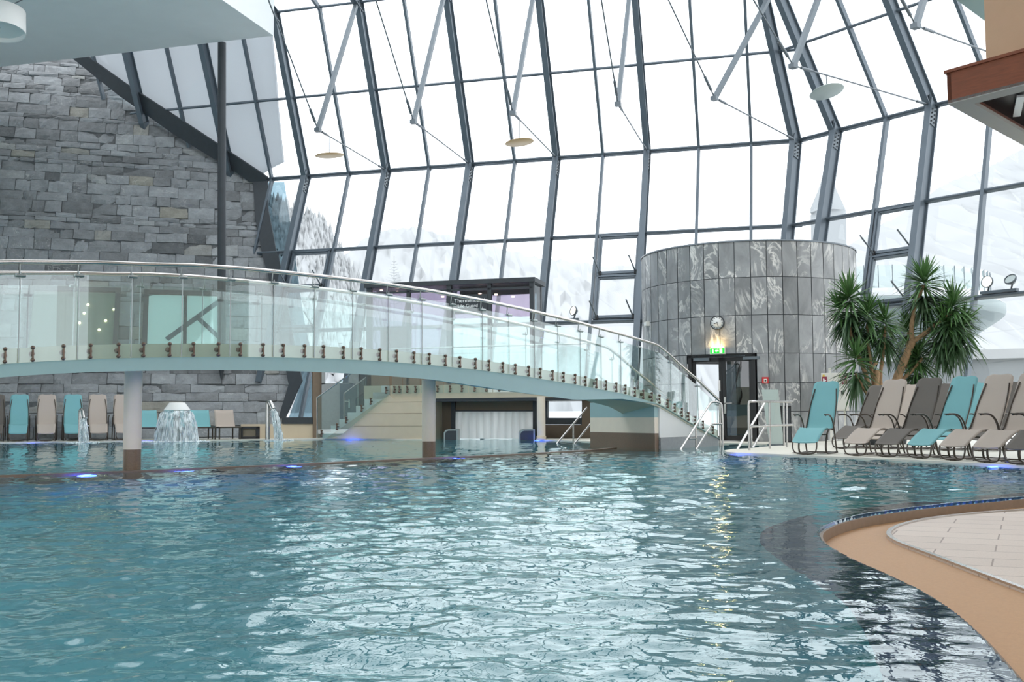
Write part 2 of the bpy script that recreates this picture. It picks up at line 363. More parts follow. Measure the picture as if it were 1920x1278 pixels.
# ------------------------------------------------------------------ glass hall geometry
al = math.radians(15.86); U = A(math.cos(al), -math.sin(al), 0); NO = A(math.sin(al), math.cos(al), 0)
e1, e2, e3 = (math.radians(t) for t in (67.6, 64.8, 15))
d1 = math.cos(e1) * NO + math.sin(e1) * Z; n1 = np.cross(U, d1)
d2 = -math.cos(e2) * NO + math.sin(e2) * Z; n2 = np.cross(U, d2)
d3 = -math.cos(e3) * NO + math.sin(e3) * Z; n3 = np.cross(U, d3)
L0 = atY(1000, 451.2, 36.5); K0 = pl(1000, 302.6, L0, n1); U0 = pl(1000, 139.5, K0, n2); T0 = pl(600, 12.5, K0, n2)
zL, zK, zU, zT = L0[2], K0[2], U0[2], T0[2]; zB = .0
zM = pl(1080, 607, K0, n1)[2]
inw1 = -n1 if (-n1) @ (CAM - K0) > 0 else n1
inw2 = -n2 if (-n2) @ (CAM - K0) > 0 else n2
inw3 = -n3 if (-n3) @ (CAM - K0) > 0 else n3
def F1(u, z):        # main facade: u along, z height
    b = K0 + U * u
    if z <= zK: return b + d1 * ((z - zK) / d1[2])
    if z <= zT: return b + d2 * ((z - zK) / d2[2])
    return b + d2 * ((zT - zK) / d2[2]) + d3 * ((z - zT) / d3[2])
cL = onl(L0, U, 1488); cK = onl(K0, U, 1501); cU = onl(U0, U, 1463)
uC = (cK - K0) @ U
# make the corner edge lie on both facets
a2 = math.radians(53); U2 = A(math.cos(a2), -math.sin(a2), 0); NO2 = A(math.sin(a2), math.cos(a2), 0)
eL = (cK - cL) / (cK - cL)[2]; eU = (cU - cK) / (cU - cK)[2]
eR = -(.8 * NO2 + .6 * NO); eR = A(eR[0] * 3., eR[1] * 3., 1.)
eLp = eL - U2 * (.5 * (eL @ U2)); eUp = eU - U2 * (1.9 * (eU @ U2))
def F2(u, z):
    b = cK + U2 * u; l_, u_ = (eL, eU) if u < .01 else (eLp, eUp)
    if z <= zK: return b + l_ * (z - zK)
    if z <= zT: return b + u_ * (z - zK)
    return b + u_ * (zT - zK) + eR * (z - zT)
def inw_of(fn, u, z):
    p = fn(u, z); q = fn(u + .1, z); r = fn(u, z + .05); n = nrm(np.cross(q - p, r - p))
    return n if n @ (CAM + A(0, 0, 2) - p) > 0 else -n
kx = [513, 580, 657, 730, 807, 886, 967, 1047, 1132, 1216, 1311, 1409]
ku = [(onl(K0, U, x) - K0) @ U for x in kx]
left_u = [ku[0] - 1.62 * i for i in (4, 3, 2, 1)]
us = left_u + ku + [uC]
kx2 = [1577, 1667, 1757, 1865]
us2 = [0.] + [(onl(cK, U2, x) - cK) @ U2 for x in kx2]
us2 += [us2[-1] + 1.75 * i for i in (1, 2, 3)]
# stone wall plane
tip = pl(518, 722, K0, n1); kk = onl(K0, U, 480)
W = nrm(A(1, .31, 0)); nw = nrm(np.cross(W, kk - tip))
if nw @ (CAM - kk) < 0: nw = -nw
S = nrm(np.cross(nw, W)); S = S if S[2] > 0 else -S
def wall_z(u):       # height at which the facade line u meets the stone wall (upper plane)
    b = F1(u, zK); den = d2 @ nw; t = ((kk - b) @ nw) / den
    return (b + d2 * t)[2]
# --- transoms, ribs, mullions
zs = [zB, zM, zL, zK, zU, zT]
ORD = ['first', 'second', 'third', 'fourth', 'fifth', 'sixth', 'seventh', 'eighth', 'ninth', 'tenth', 'eleventh', 'twelfth', 'thirteenth', 'fourteenth', 'fifteenth']
zRoof = zT + 2.2
def member(fn, u, z0, z1, w, h, mb):
    """beam along one facade line between heights, broken at the bends"""
    br = [z for z in (zK, zT) if z0 + .01 < z < z1 - .01]; st = [z0] + br + [z1]
    for a, b in zip(st, st[1:]):
        i = inw_of(fn, u, (a + b) / 2); p, q = fn(u, a), fn(u, b); mid = i * (h / 2 + .03)
        d = nrm(q - p); mb.beam(p + mid - d * .06, q + mid + d * .06, w, h, i)
ribs = {1, 3, 5, 7, 9}         # indices in ku that are main frames
rib_cnt = 0; mul_cnt = 0
def rib(fn, u, z0, label, first=False, nodir=None):
    base = fn(u, max(z0, .0)); t = thing('steel_rib', label, 'steel rib', base, group=None)
    st = [z for z in (z0, zK, zT, zRoof)] if z0 < zK else [z0, zT, zRoof]
    nm = ['lower_beam', 'upper_beam', 'roof_beam'] if z0 < zK else ['upper_beam', 'roof_beam']
    for (a, b), n_ in zip(zip(st, st[1:]), nm):
        mb = MB(); i = inw_of(fn, u, (a + b) / 2); p, q = fn(u, a), fn(u, b); d = nrm(q - p); sd = nrm(np.cross(d, i))
        hh = .40 if n_ != 'roof_beam' else .34
        mb.beam(p + i * (hh / 2 + .05) - d * .05, q + i * (hh / 2 + .05) + d * .05, .075, hh, i)
        mb.beam(p + i * (hh + .05) - d * .05, q + i * (hh + .05) + d * .05, .20, .035, i)
        mb.beam(p + i * .06 - d * .05, q + i * .06 + d * .05, .20, .035, i)
        mb.build(n_, 'steel', t)
    if z0 < zK:
        i = inw_of(fn, u, zK - .4); p = fn(u, zK - .12); q = fn(u, zK - .78); d = nrm(q - p); sd = nrm(np.cross(d, i))
        mb = MB(); c = (p + q) / 2 + i * .25
        for s_ in (-1, 1):
            mb.cbox(c + sd * s_ * .05, d * .62, i * .26, sd * .03)
            for r_ in range(2):
                for k in range(4):
                    b0 = c + d * (-.21 + .14 * k) + i * (-.07 + .14 * r_); mb.cyl(b0 + sd * s_ * .06, b0 + sd * s_ * .095, .026, 6, mi=1)
        mb.build('splice_plate', ['steel_light', 'dark'], t)
        mb = MB(); c = fn(u, zK) + inw_of(fn, u, zK - .1) * .42; mb.cbox(c, sd * .04, Z * .3, NO * .24); mb.build('cable_lug', 'steel_light', t)
    return t
names_r = {1: 'beside the stone wall end', 3: 'behind the tilted end of the lifeguard cabin', 5: 'above the middle of the lifeguard cabin', 7: 'just past the lifeguard cabin corner', 9: 'beside the tall vent window near the marble drum'}
for i, u in enumerate(ku):
    if i in ribs:
        z0 = {1: tip[2], 3: 0.}.get(i, 0.)
        rib(F1, u, z0, 'steel facade rib %s' % names_r[i])
    else:
        z0 = zL if i == 0 else 0.
        mb = MB(); member(F1, u, z0, zRoof, .09, .17, mb)
        tag(mb.build('facade_mullion', 'steel'), 'slim steel mullion, %s one from the stone wall along the main glass front' % ORD[sum(1 for j in range(i) if j not in ribs)], 'mullion', 'slim mullions of the main glass front')
for k, u in enumerate(left_u):
    z0 = wall_z(u)
    if k % 2 == 1:
        mb = MB(); t = thing('steel_rib', 'steel roof rib tapering onto the stone wall top, %s' % ('just below the white soffit' if k == 1 else 'beside the tall dark pole'), 'steel rib', F1(u, z0))
        for a, b, n_ in ((z0, zT, 'upper_beam'), (zT, zRoof, 'roof_beam')):
            mb = MB(); ii = inw_of(F1, u, (a + b) / 2); p, q = F1(u, a), F1(u, b); d = nrm(q - p); hh = .40
            mb.beam(p + ii * (hh / 2 + .05), q + ii * (hh / 2 + .05), .075, hh, ii); mb.beam(p + ii * (hh + .05), q + ii * (hh + .05), .2, .035, ii); mb.beam(p + ii * .06, q + ii * .06, .2, .035, ii)
            if n_ == 'upper_beam':
                sd = nrm(np.cross(d, ii)); w_ = .1
                mb.add([p + ii * .05 - sd * w_, p + ii * .05 + sd * w_, p + ii * .47 + sd * w_, p + ii * .47 - sd * w_, p - d * .75 + ii * .3], [(0, 1, 4), (1, 2, 4), (2, 3, 4), (3, 0, 4)])
            mb.build(n_, 'steel', t)
    else:
        mb = MB(); member(F1, u, z0, zRoof, .09, .17, mb)
        tag(mb.build('facade_mullion', 'steel'), ('slim steel roof mullion above the stone wall, highest up near the soffit', '', 'slim steel roof mullion above the stone wall, between two tapering roof ribs', '')[k], 'mullion')
names_2 = ['at the bend of the glass front, behind the drum', 'just past the bend, above the drum edge', '', 'beside the vent window behind the yucca', '']
for i, u in enumerate(us2):
    if i in (0, 1, 3, 5):
        lb = {0: 'blue grey steel rib at the bend of the glass front above the drum', 1: 'wide steel rib just past the bend, above the drum edge', 3: 'wide steel rib beside the vent window behind the yucca', 5: 'wide steel rib behind the wooden balcony corner'}[i]
        rib(F2, u, 0., lb)
    else:
        mb = MB(); member(F2, u, 0., zRoof, .1, .18, mb)
        lb = {2: 'slim steel mullion along the vent window above the yucca', 4: 'slim steel mullion rising towards the wooden balcony soffit', 6: 'slim steel mullion beyond the balcony, at the last loungers', 7: 'slim steel mullion farthest along the turned glass front'}[i]
        tag(mb.build('facade_mullion', 'steel'), lb, 'mullion')
u_end = us2[-1]
def transom(lv, z, w=.1):
    h = .09 if lv != 'kink' else .12
    ustart = {'kink': (kk - K0) @ U + .0, 'upper': None, 'lower': (onl(L0, U, 486) - K0) @ U, 'base': ku[1], 'ridge': left_u[1] - 1.6}.get(lv, None)
    if lv == 'upper':
        # starts where the level meets the stone wall
        lo, hi = left_u[0], ku[0]
        for _ in range(40):
            m_ = (lo + hi) / 2
            if wall_z(m_) > z: lo = m_
            else: hi = m_
        ustart = lo
    mb = MB()
    i = inw_of(F1, 0, z - .05); p, q = F1(ustart, z) + i * .09, F1(uC, z) + i * .09; mb.beam(p, q, h, .11, i); mb.tube([p + i * .06, q + i * .06], .045, 8)
    i = inw_of(F2, 1, z - .05); p, q = F2(0, z) + i * .09, F2(u_end, z) + i * .09; mb.beam(p, q, h, .11, i); mb.tube([p + i * .06, q + i * .06], .045, 8)
    lb = {'kink': 'horizontal steel rail along the bend line of the sloping glass front', 'upper': 'horizontal steel rail crossing the upper inward sloping panes', 'lower': 'horizontal steel rail just above the vent windows and the drum top', 'base': 'low horizontal steel rail under the vent windows carrying floodlights', 'ridge': 'topmost horizontal steel rail where wall panes meet the flatter roof'}[lv]
    return tag(mb.build('facade_transom', 'steel'), lb, 'transom')
transom('base', zM); transom('lower', zL); transom('kink', zK); transom('upper', zU); transom('ridge', zT)
# panes: every bay and level a window of its own
wn = [0]
def pane(fn, u0, u1, z0, z1, z0b=None):
    z0b = z0 if z0b is None else z0b
    i = inw_of(fn, (u0 + u1) / 2, (max(z0, z0b) + z1) / 2)
    mb = MB(); mb.prism([fn(u0, z0), fn(u1, z0b), fn(u1, z1), fn(u0, z1)], -i * .02); wn[0] += 1
    o = struct('window_%d' % wn[0], mb, 'pane'); return o
zsl = [zM, zL, zK, zU, zT, zRoof]
VENT = [(1, 2), (8, 9)]           # vent bays of the main front (indices in ku)
for j, (u0, u1) in enumerate(zip(us, us[1:])):
    ji = j - 4                     # bay index in ku
    for k, (a, b) in enumerate(zip([zB] + zsl, zsl)):
        if ji < 0:
            wa, wb = wall_z(u0), wall_z(u1) if j < 4 else zK
            if b <= min(wa, wb) : continue
            if a >= max(wa, wb): pane(F1, u0, u1, a, b)
            else: 
                lo0, lo1 = max(a, wa), max(a, wb)
                if lo0 < b - .05: pane(F1, u0, u1, lo0, b, lo1)
                elif lo1 < b - .05:
                    f_ = (b - wb) / max(.01, wa - wb); mb = MB(); i = inw_of(F1, u1, (lo1 + b) / 2)
                    mb.prism([F1(u1, lo1), F1(u1, b), F1(u1 + (u0 - u1) * f_, b)], -i * .02); wn[0] += 1; struct('window_%d' % wn[0], mb, 'pane')
            continue
        if ji == 0 and b <= zL + .01: continue
        if (ji, ji + 1) in VENT and abs(b - zL) < .01: continue
        if a == zB and ji < 2: continue
        if a == zB and 5 <= ji <= 6: continue
        if a == zB and ji >= 9: continue
        pane(F1, u0, u1, a, b)
for j, (u0, u1) in enumerate(zip(us2, us2[1:])):
    for k, (a, b) in enumerate(zip([zB] + zsl, zsl)):
        if j == 2 and abs(b - zL) < .01: continue
        if a == zB and j < 1: continue
        pane(F2, u0, u1, a, b)
# vent windows
def vent(fn, u0, u1, z0, z1, label):
    t = thing('vent_window', label, 'window', fn((u0 + u1) / 2, z0)); i = inw_of(fn, (u0 + u1) / 2, (z0 + z1) / 2); zm = (z0 + z1) / 2 + .06
    P = lambda u, z: fn(u, z) + i * .06
    for n_, a, b in (('lower_sash', z0 + .06, zm), ('upper_sash', zm, z1 - .02)):
        g0, g1 = u0 + .08, u1 - .08; mb = MB(); th = .13
        q = [P(g0, a), P(g1, a), P(g1, b), P(g0, b)]
        for x in range(4):
            p_, r_ = q[x], q[(x + 1) % 4]; cen = sum(q) / 4; tow = nrm(cen - (p_ + r_) / 2); mb.obox(p_, r_ - p_, tow * th, i * .12)
            mb.obox(p_ + tow * .02 + i * .12, r_ - p_, tow * (th - .06), i * .03)
        sash = mb.build(n_, 'steel', t)
        mb = MB(); mb.prism([P(g0 + th, a + th), P(g1 - th, a + th), P(g1 - th, b - th), P(g0 + th, b - th)], i * .02); mb.build('glass_pane', 'pane', sash)
        for s_, uu in ((1, g0 + .14), (-1, g1 - .1)):
            mb = MB(); b0 = P(uu, a + .03) + i * .14; mb.cbox(b0, (U if fn is F1 else U2) * .09, Z * .14, i * .1, 1); mb.tube([b0 + i * .03, b0 + i * .42 + Z * .36 - U * .16], .024, 8, mi=0); mb.build('opener_arm', ['steel_light', 'black'], t)
    return t
vent(F1, ku[1], ku[2], zM, zL, 'two part steel vent window behind the bridge railing next to the stone wall')
vent(F1, ku[8], ku[9], zM, zL, 'two part steel vent window with opener arms beside the marble drum')
vent(F2, us2[2], us2[3], zM, zL, 'two part steel vent window with opener arms behind the yucca')
# trusses
def truss(k, az, a, b, fn, u, label, qa, qb):
    n = A(math.sin(az), math.cos(az), 0); Sp = k - n * a + Z * b; T = fn(u, zT) + inw_of(fn, u, zT - .1) * .45
    t = thing('cable_truss', label, 'roof truss', Sp - Z * .0)
    mb = MB(); mb.beam(T, Sp, .13, .13, n); d = nrm(Sp - T); mb.cbox(Sp + d * .02, n * .18, np.cross(n, Z) * .18, Z * .12); mb.build('strut', 'steel_light', t)
    kl = k - n * .45
    mb = MB(); mb.tube([Sp, kl], .022, 8); m_ = Sp + (kl - Sp) * .12; mb.tube([Sp + (kl - Sp) * .05, m_], .04, 8); mb.tube([kl + (Sp - kl) * .03, kl + (Sp - kl) * .1], .04, 8); mb.build('lower_cable', 'cable', t)
    Q = Sp - n * qa + Z * qb; mb = MB(); mb.tube([Sp, Q], .022, 8); mb.tube([Sp + (Q - Sp) * .03, Sp + (Q - Sp) * .08], .045, 8); mb.build('upper_cable', 'cable', t)
    return Sp, kl, n
TR = []
tl = ['first truss from the stone wall, above an amber disc', 'second truss from the stone wall', 'third truss from the stone wall, above the middle disc lamp', 'fourth truss from the stone wall']
for q, i in enumerate((3, 5, 7, 9)):
    k = F1(ku[i], zK); TR.append(truss(k, al, 5.95, .06, F1, ku[i], 'grey strut with tie cables, ' + tl[q], 7.0, 6.4))
TR.append(truss(cK, math.radians(41), 5.6, .25, F1, uC, 'grey strut with tie cables tied to the bend of the glass front', 7., 6.4))
TR.append(truss(F2(us2[3], zK), math.radians(53), 6.7, -.05, F2, us2[3], 'grey strut and tie cables above the large disc lamp, tied beside the yucca window', 7., 6.4))
TR.append(truss(F2(us2[5], zK), math.radians(53), 6.7, -.05, F2, us2[5], 'grey strut and tie cables running towards the wooden balcony', 7., 6.4))
# disc lamps hung from the lower cables
def disc_lamp(Sp, kl, f, drop, rad, tilt, mat, label):
    p = Sp + (kl - Sp) * f; c = p - Z * drop; t = thing('disc_pendant_lamp', label, 'pendant lamp', c)
    mb = MB(); mb.tube([p, c], .014, 6); mb.lathe([(.0001, .1), (.05, .06), (.07, 0)], c, 12); mb.build('stem', 'cable', t)
    mb = MB(); ax = nrm(tilt); mb.lathe([(.0001, -.012), (rad * .96, -.012), (rad, 0), (rad * .96, .015), (.0001, .02)], c - ax * .01, 40, ax=ax); mb.build('disc', mat, t)
    return t
disc_lamp(TR[0][0], TR[0][1], .155, .62, .47, A(-.06, -.06, 1), 'amber', 'flat amber disc pendant lamp nearest the stone wall')
disc_lamp(TR[2][0], TR[2][1], .13, .72, .45, A(-.11, .02, 1), 'amber', 'flat amber disc pendant lamp above the end of the lifeguard cabin')
M['lampglass'] = pm('frosted pale lamp disc', (.42, .48, .48), .3, var=.06, vs=50)
disc_lamp(TR[5][0], TR[5][1], .22, .45, .46, A(-.15, .2, 1), 'lampglass', 'large pale glass disc pendant lamp above the drum')
# ------------------------------------------------------------------ stone wall
def wl(u, s, o=0.): return kk + W * u + S * s + nw * o
s_base = (-.3 - kk[2]) / S[2]
mb = MB(); s = s_base; rw = random.Random(3)
mb.obox(wl(-18, s_base, -.06), W * 22, S * 19, nw * .02, rnd=.0)
row = 0
while s < 7.5:
    h = rw.choice((.2, .27, .33, .42, .52)) if row > 3 else rw.choice((.42, .5)); u = -18 + rw.random() * .5
    while u < 3.5:
        w_ = rw.uniform(.4, 1.15) * (1.25 if row < 4 else 1); hh = h
        rr = rw.random(); o0 = rw.uniform(0, .05); nu, nv = 5, 3; tx, ty = rw.uniform(-.03, .03), rw.uniform(-.03, .03)
        gap = .008; chip = [rw.uniform(.35, 1.) if rw.random() < .3 else 1. for _ in range(4)]
        def pt(a, b):
            e = min(a, 1 - a) * w_; e2_ = min(b, 1 - b) * hh; dd = o0 + tx * (a - .5) + ty * (b - .5) + rw.uniform(-.012, .018)
            if a in (0, 1) or b in (0, 1): dd -= .02
            ci = (a > .5) + 2 * (b > .5)
            if chip[ci] < 1 and abs(a - .5) + abs(b - .5) > chip[ci]: dd -= .045
            return wl(u + gap + a * (w_ - 2 * gap), s + gap + b * (hh - 2 * gap), dd)
        P = [[pt(i / nu, j / nv) for i in range(nu + 1)] for j in range(nv + 1)]
        v = [p for r_ in P for p in r_]; n_ = nu + 1
        f = [(j * n_ + i, j * n_ + i + 1, (j + 1) * n_ + i + 1, (j + 1) * n_ + i) for j in range(nv) for i in range(nu)]
        mb.add(v, f, False, 0, rr)
        bd = [P[0][i] for i in range(nu + 1)] + [P[j][nu] for j in range(1, nv + 1)] + [P[nv][i] for i in range(nu - 1, -1, -1)] + [P[j][0] for j in range(nv - 1, 0, -1)]
        k_ = len(bd); mb.add(bd + [p - nw * .09 for p in bd], [(i, i + k_, (i + 1) % k_ + k_, (i + 1) % k_) for i in range(k_)], False, 0, rr)
        u += w_
    s += h; row += 1
wall = struct('wall_left', mb, 'stone', rnd=True, origin=(0, 0, 0))
bm = bmesh.new(); bm.from_mesh(wall.data)
q2 = lambda x, y: pl(x, y, K0 + inw2 * .12, n2); qw = lambda x, y: pl(x, y, kk, nw)
for pa_, pb2, ref in ((qw(96, 74), qw(500, 338), qw(200, 500)), (qw(492, 338), qw(557, 722), qw(200, 500)), (qw(557, 716), qw(531, 788), qw(200, 500))):
    pn_ = nrm(np.cross(pb2 - pa_, nw)); pn_ = pn_ if pn_ @ (ref - pa_) > 0 else -pn_
    bmesh.ops.bisect_plane(bm, geom=bm.verts[:] + bm.edges[:] + bm.faces[:], plane_co=pa_, plane_no=pn_, clear_inner=True)
bm.to_mesh(wall.data); bm.free()
# dark flashings
mb = MB(); q = lambda x, y: pl(x, y, K0 + inw2 * .12, n2)
mb.prism([q(100, 78), q(128, 78), q(240, 158), q(375, 246), q(503, 331), q(500, 340), q(470, 340), q(445, 322), q(330, 252), q(225, 178)], inw2 * .1)
tag(mb.build('edge_flashing', 'dark'), 'dark metal flashing sloping along the stone wall top', 'flashing')
mb = MB(); q = lambda x, y: pl(x, y, K0 + inw1 * .1, n1)
mb.prism([q(476, 338), q(503, 338), q(503.5, 388), q(519, 471), q(523, 478), q(536, 546), q(552, 640), q(568, 713), q(536, 784), q(524, 784), q(543, 722), q(538, 696), q(516, 591), q(505, 519), q(494, 481), q(489, 456), q(480, 408)], inw1 * .08)
tag(mb.build('corner_post', 'dark'), 'dark bent metal panel running down the end of the stone wall', 'post')
mb = MB(); q = lambda x, y: pl(x, y, K0 - inw1 * .3, n1)
mb.prism([q(495, 341), q(533, 341), q(552, 471), q(570, 600), q(592, 700), q(592, 786), q(540, 786), q(566, 713), q(550, 640), q(534, 546), q(519, 471), q(502, 388)], -inw1 * .03)
struct('window_%d' % (wn[0] + 1), mb, 'blue_glass'); wn[0] += 1
# snow on the roof panes
mb = MB(); q = lambda x, y: pl(x, y, K0 - inw2 * .06, n2)
edge = [(508, 20), (511, 80), (516, 140), (521, 200), (526, 260), (531, 305), (517, 312), (505, 318), (494, 326), (487, 333), (474, 338)]
mb.prism([q(x + R.uniform(-1, 1), y) for x, y in edge] + [q(60, 60), q(60, -60), q(508, -60)], -inw2 * .12)
tag(mb.build('roof_snow', 'snow_sheet'), 'snow sheet lying on the panes beside the white soffit', 'snow', kind='stuff')
# windows in the stone wall behind the bridge
def wall_window(x0, y0, x1, y1, label, mull=None, refl=False, lights=()):
    a = pl(x0, y0, kk, nw); b = pl(x1, y0, kk, nw); c = pl(x1, y1, kk, nw); d = pl(x0, y1, kk, nw)
    u0, u1 = (a - kk) @ W, (b - kk) @ W; s1, s0 = ((a + b) / 2 - kk) @ S, ((c + d) / 2 - kk) @ S
    wn[0] += 1
    t = bpy.data.objects.new('window_%d' % wn[0], None); C.objects.link(t); t['kind'] = 'structure'; t.location = tuple(wl((u0 + u1) / 2, s0)); WORLD[t.name] = tuple(wl((u0 + u1) / 2, s0))
    fr = .17; mb = MB(); o = .07
    for (ua, ub, sa, sb) in ((u0, u1, s1 - fr, s1), (u0, u1, s0, s0 + fr), (u0, u0 + fr, s0, s1), (u1 - fr, u1, s0, s1)): mb.obox(wl(ua, sa, o), W * (ub - ua), S * (sb - sa), nw * .1)
    if mull: um = u0 + (u1 - u0) * mull; mb.obox(wl(um - .06, s0, o), W * .12, S * (s1 - s0), nw * .1)
    mb.build('window_frame', 'dark', t)
    mb = MB(); mb.obox(wl(u0, s0, o - .0), W * (u1 - u0), S * (s1 - s0), nw * .02); mb.build('room_or_reflection', 'pale_wall' if not refl else 'reflection_glow', t)  # with refl: glowing panel in place of the mirrored glass front
    mb = MB(); mb.obox(wl(u0 + fr, s0 + fr, o + .06), W * (u1 - u0 - 2 * fr), S * (s1 - s0 - 2 * fr), nw * .012); mb.build('glass_pane', 'teal_glass', t)
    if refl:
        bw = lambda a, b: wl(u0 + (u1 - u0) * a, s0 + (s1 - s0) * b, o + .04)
        mb = MB(); mb.beam(bw(.3, .35), bw(.93, .86), .05, .16, S); mb.beam(bw(.66, .66), bw(.95, .38), .05, .14, S); mb.beam(bw(.02, .93), bw(.2, .98), .05, .1, S); mb.build('reflected_truss', 'steel', t)  # solid bars imitating roof trusses mirrored in the pane
    for lx, ly in lights:
        p = pl(lx, ly, wl(0, 0, o + .035), nw); mb = MB(); mb.lathe([(.0001, 0), (.045, 0), (.045, .015), (.0001, .02)], p, 12, ax=nw); mb.build('ceiling_spot', 'spot', t)
wall_window(55, 542, 227, 690, '', lights=((165, 571), (214, 580), (158, 587), (198, 601), (149, 605), (186, 618)))
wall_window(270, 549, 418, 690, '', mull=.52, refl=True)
wall_window(-120, 536, 8, 690, '')
# dark pole in front of the wall
pb = pl(415, 711, kk + nw * .2, nw); mb = MB()
ztop = 13.52
mb.tube([pb, pb + Z * .45, pb + Z * .5, A(pb[0], pb[1] - .5, ztop)], [.02, .12, .14, .14], 16)
tag(mb.build('steel_pole', 'dark'), 'tall dark round pole from stone wall up to the white soffit', 'pole')
# white soffit slab
zS = 13.5; c0 = gz(513, 67, zS); mb = MB()
mb.obox(c0 - U * 26 - NO * 34, U * 26, NO * 34, Z * 1.6); struct('ceiling', mb, 'soffit')
# hanging white shade (top corner) and its strap
p0 = atY(0, 40, 28); t = thing('cone_lamp', 'white drum shade hanging beside the white soffit corner', 'pendant lamp', p0)
mb = MB(); r0 = .64; ax = nrm(A(-.05, .12, 1)); c_ = atY(0, 60, 28); mb.lathe([(r0 * 1.0, 0), (r0, .1), (r0 * .97, .62), (r0 * .95, .622), (r0 * .94, .1), (r0 * .94, .0), (r0, 0)], c_, 40, ax=ax, caps=False); mb.lathe([(.0001, .12), (r0 * .95, .12)], c_, 40, ax=ax, caps=False); mb.build('shade', 'white', t)
mb = MB(); mb.tube([c_ + ax * .12, c_ + ax * .62, gz(46, 0, 13.5) + Z * .05], .02, 6); mb.build('strap', 'cable', t)
# ------------------------------------------------------------------ pool, decks
BOT = -1.35
mb = MB(); mb.add([(-45, -6, BOT), (45, -6, BOT), (45, 48, BOT), (-45, 48, BOT)], [(0, 1, 2, 3)]); struct('floor_pool', mb, 'pooltile')
shore_px = [(2300, 908), (2080, 918), (1920, 930), (1850, 937), (1760, 945), (1680, 955), (1620, 963), (1570, 975), (1541, 988), (1534, 1000), (1545, 1015), (1575, 1035), (1630, 1061), (1700, 1091), (1760, 1124), (1800, 1153), (1840, 1189), (1880, 1234), (1920, 1280), (1985, 1360)]
def smooth(P, n=3):
    P = [np.asarray(p) for p in P]
    for _ in range(n):
        q = [P[0]]
        for a, b in zip(P, P[1:]): q += [a * .75 + b * .25, a * .25 + b * .75]
        P = q + [P[-1]]
    return P
shore = smooth([gz(x, y, 0.) for x, y in shore_px], 2); shore.append(A(1.6, -2, 0))
def offset(P, d):
    out = []
    for i, p in enumerate(P):
        t = nrm(P[min(i + 1, len(P) - 1)] - P[max(i - 1, 0)]); out.append(p + np.cross(t, Z) * d)
    return out
# direction of the shore runs from far to near, land lies on its left-hand side
land = shore + [A(30, -2, 0), A(30, shore[0][1], 0)]
zT_ = -.085
mb = MB(); mb.prism([A(p[0], p[1], BOT) for p in offset(shore, 0.)] + [A(30, -2, BOT), A(30, shore[0][1], BOT)], Z * (zT_ - BOT)); struct('floor_terrace', mb, 'tan')
trim_px = [(2300, 945), (2080, 950), (1920, 958), (1820, 965), (1740, 974), (1690, 985), (1665, 996), (1660, 1008), (1680, 1021), (1720, 1036), (1780, 1059), (1850, 1086), (1920, 1112), (2040, 1160), (2300, 1270)]
tr = smooth([gz(x, y, zT_) for x, y in trim_px], 2)
mb = MB(); mb.prism([p + Z * -.001 for p in tr] + [A(22, tr[-1][1] - 1.5, zT_ - .001), A(22, tr[0][1], zT_ - .001)], Z * .012); struct('floor_paving', mb, 'paving')
mb = MB(); to = offset(tr, -.03)
for i in range(len(tr) - 1):
    a, b, c, d = tr[i], tr[i + 1], to[i + 1], to[i]
    mb.add([a, b, c, d, a + Z * .022, b + Z * .022, c + Z * .022, d + Z * .022], [(4, 5, 6, 7), (0, 1, 5, 4), (2, 3, 7, 6)])
struct('trim_1', mb, 'chrome')
# pool lip along the shore : navy mosaic in the water, brown gutter face to the terrace
mb = MB()
# pick water side by testing which offset is nearer the pool middle
mid = A(-1, 8, 0); iw = 1 if np.linalg.norm(offset(shore, .3)[len(shore) // 2] - mid) < np.linalg.norm(offset(shore, -.3)[len(shore) // 2] - mid) else -1
inn = offset(shore, .34 * iw); out_ = offset(shore, -.02 * iw)
for i in range(len(shore) - 1):
    a, b, c, d = shore[i], shore[i + 1], inn[i + 1], inn[i]
    zt = -.02
    mb.add([a + Z * zt, b + Z * zt, c + Z * (zt - .12), d + Z * (zt - .12), d + Z * BOT, c + Z * BOT], [(0, 1, 2, 3)], False, 0)
    mb.add([d + Z * (zt - .12), c + Z * (zt - .12), c + Z * BOT, d + Z * BOT], [(0, 1, 2, 3)], False, 2)
    e_, f_ = out_[i], out_[i + 1]
    mb.add([a + Z * zt, b + Z * zt, f_ + Z * zt, e_ + Z * zt, f_ + Z * (zT_ - .05), e_ + Z * (zT_ - .05)], [(1, 0, 3, 2), (2, 3, 5, 4)], False, 1)
struct('trim_2', mb, ['navy', 'gutter', 'pooltile'])
# far decks
zD = .03
def deck(poly, name, mats=('deck', 'pooltile')):
    P = [np.asarray(p) for p in poly]; n = len(P); ar = sum(P[i][0] * P[(i + 1) % n][1] - P[(i + 1) % n][0] * P[i][1] for i in range(n))
    if ar < 0: P = P[::-1]
    mb = MB(); mb.add([(p[0], p[1], zD) for p in P], [tuple(range(n))], False, 0)
    for i in range(n):
        a, b = P[i], P[(i + 1) % n]; mb.add([(a[0], a[1], -.03), (b[0], b[1], -.03), (b[0], b[1], zD), (a[0], a[1], zD)], [(0, 1, 2, 3)], False, 0)
        mb.add([(a[0], a[1], BOT), (b[0], b[1], BOT), (b[0], b[1], -.03), (a[0], a[1], -.03)], [(0, 1, 2, 3)], False, 1)
    return struct(name, mb, list(mats))
G = lambda x, y: gz(x, y, zD)
eA, eB = G(0, 828.3), G(590, 822); dirL = nrm(eB - eA)
back = np.cross(Z, dirL); back = back if back[1] > 0 else -back
pfA, pfB = atY(795, 780, 32.4), atY(795, 780, 36)
deck([eA - dirL * 8, eB, G(607, 822), G(795, 822.6), A(pfB[0], pfB[1], 0), eB + back * 6, eA - dirL * 8 + back * 4.5], 'floor_left')
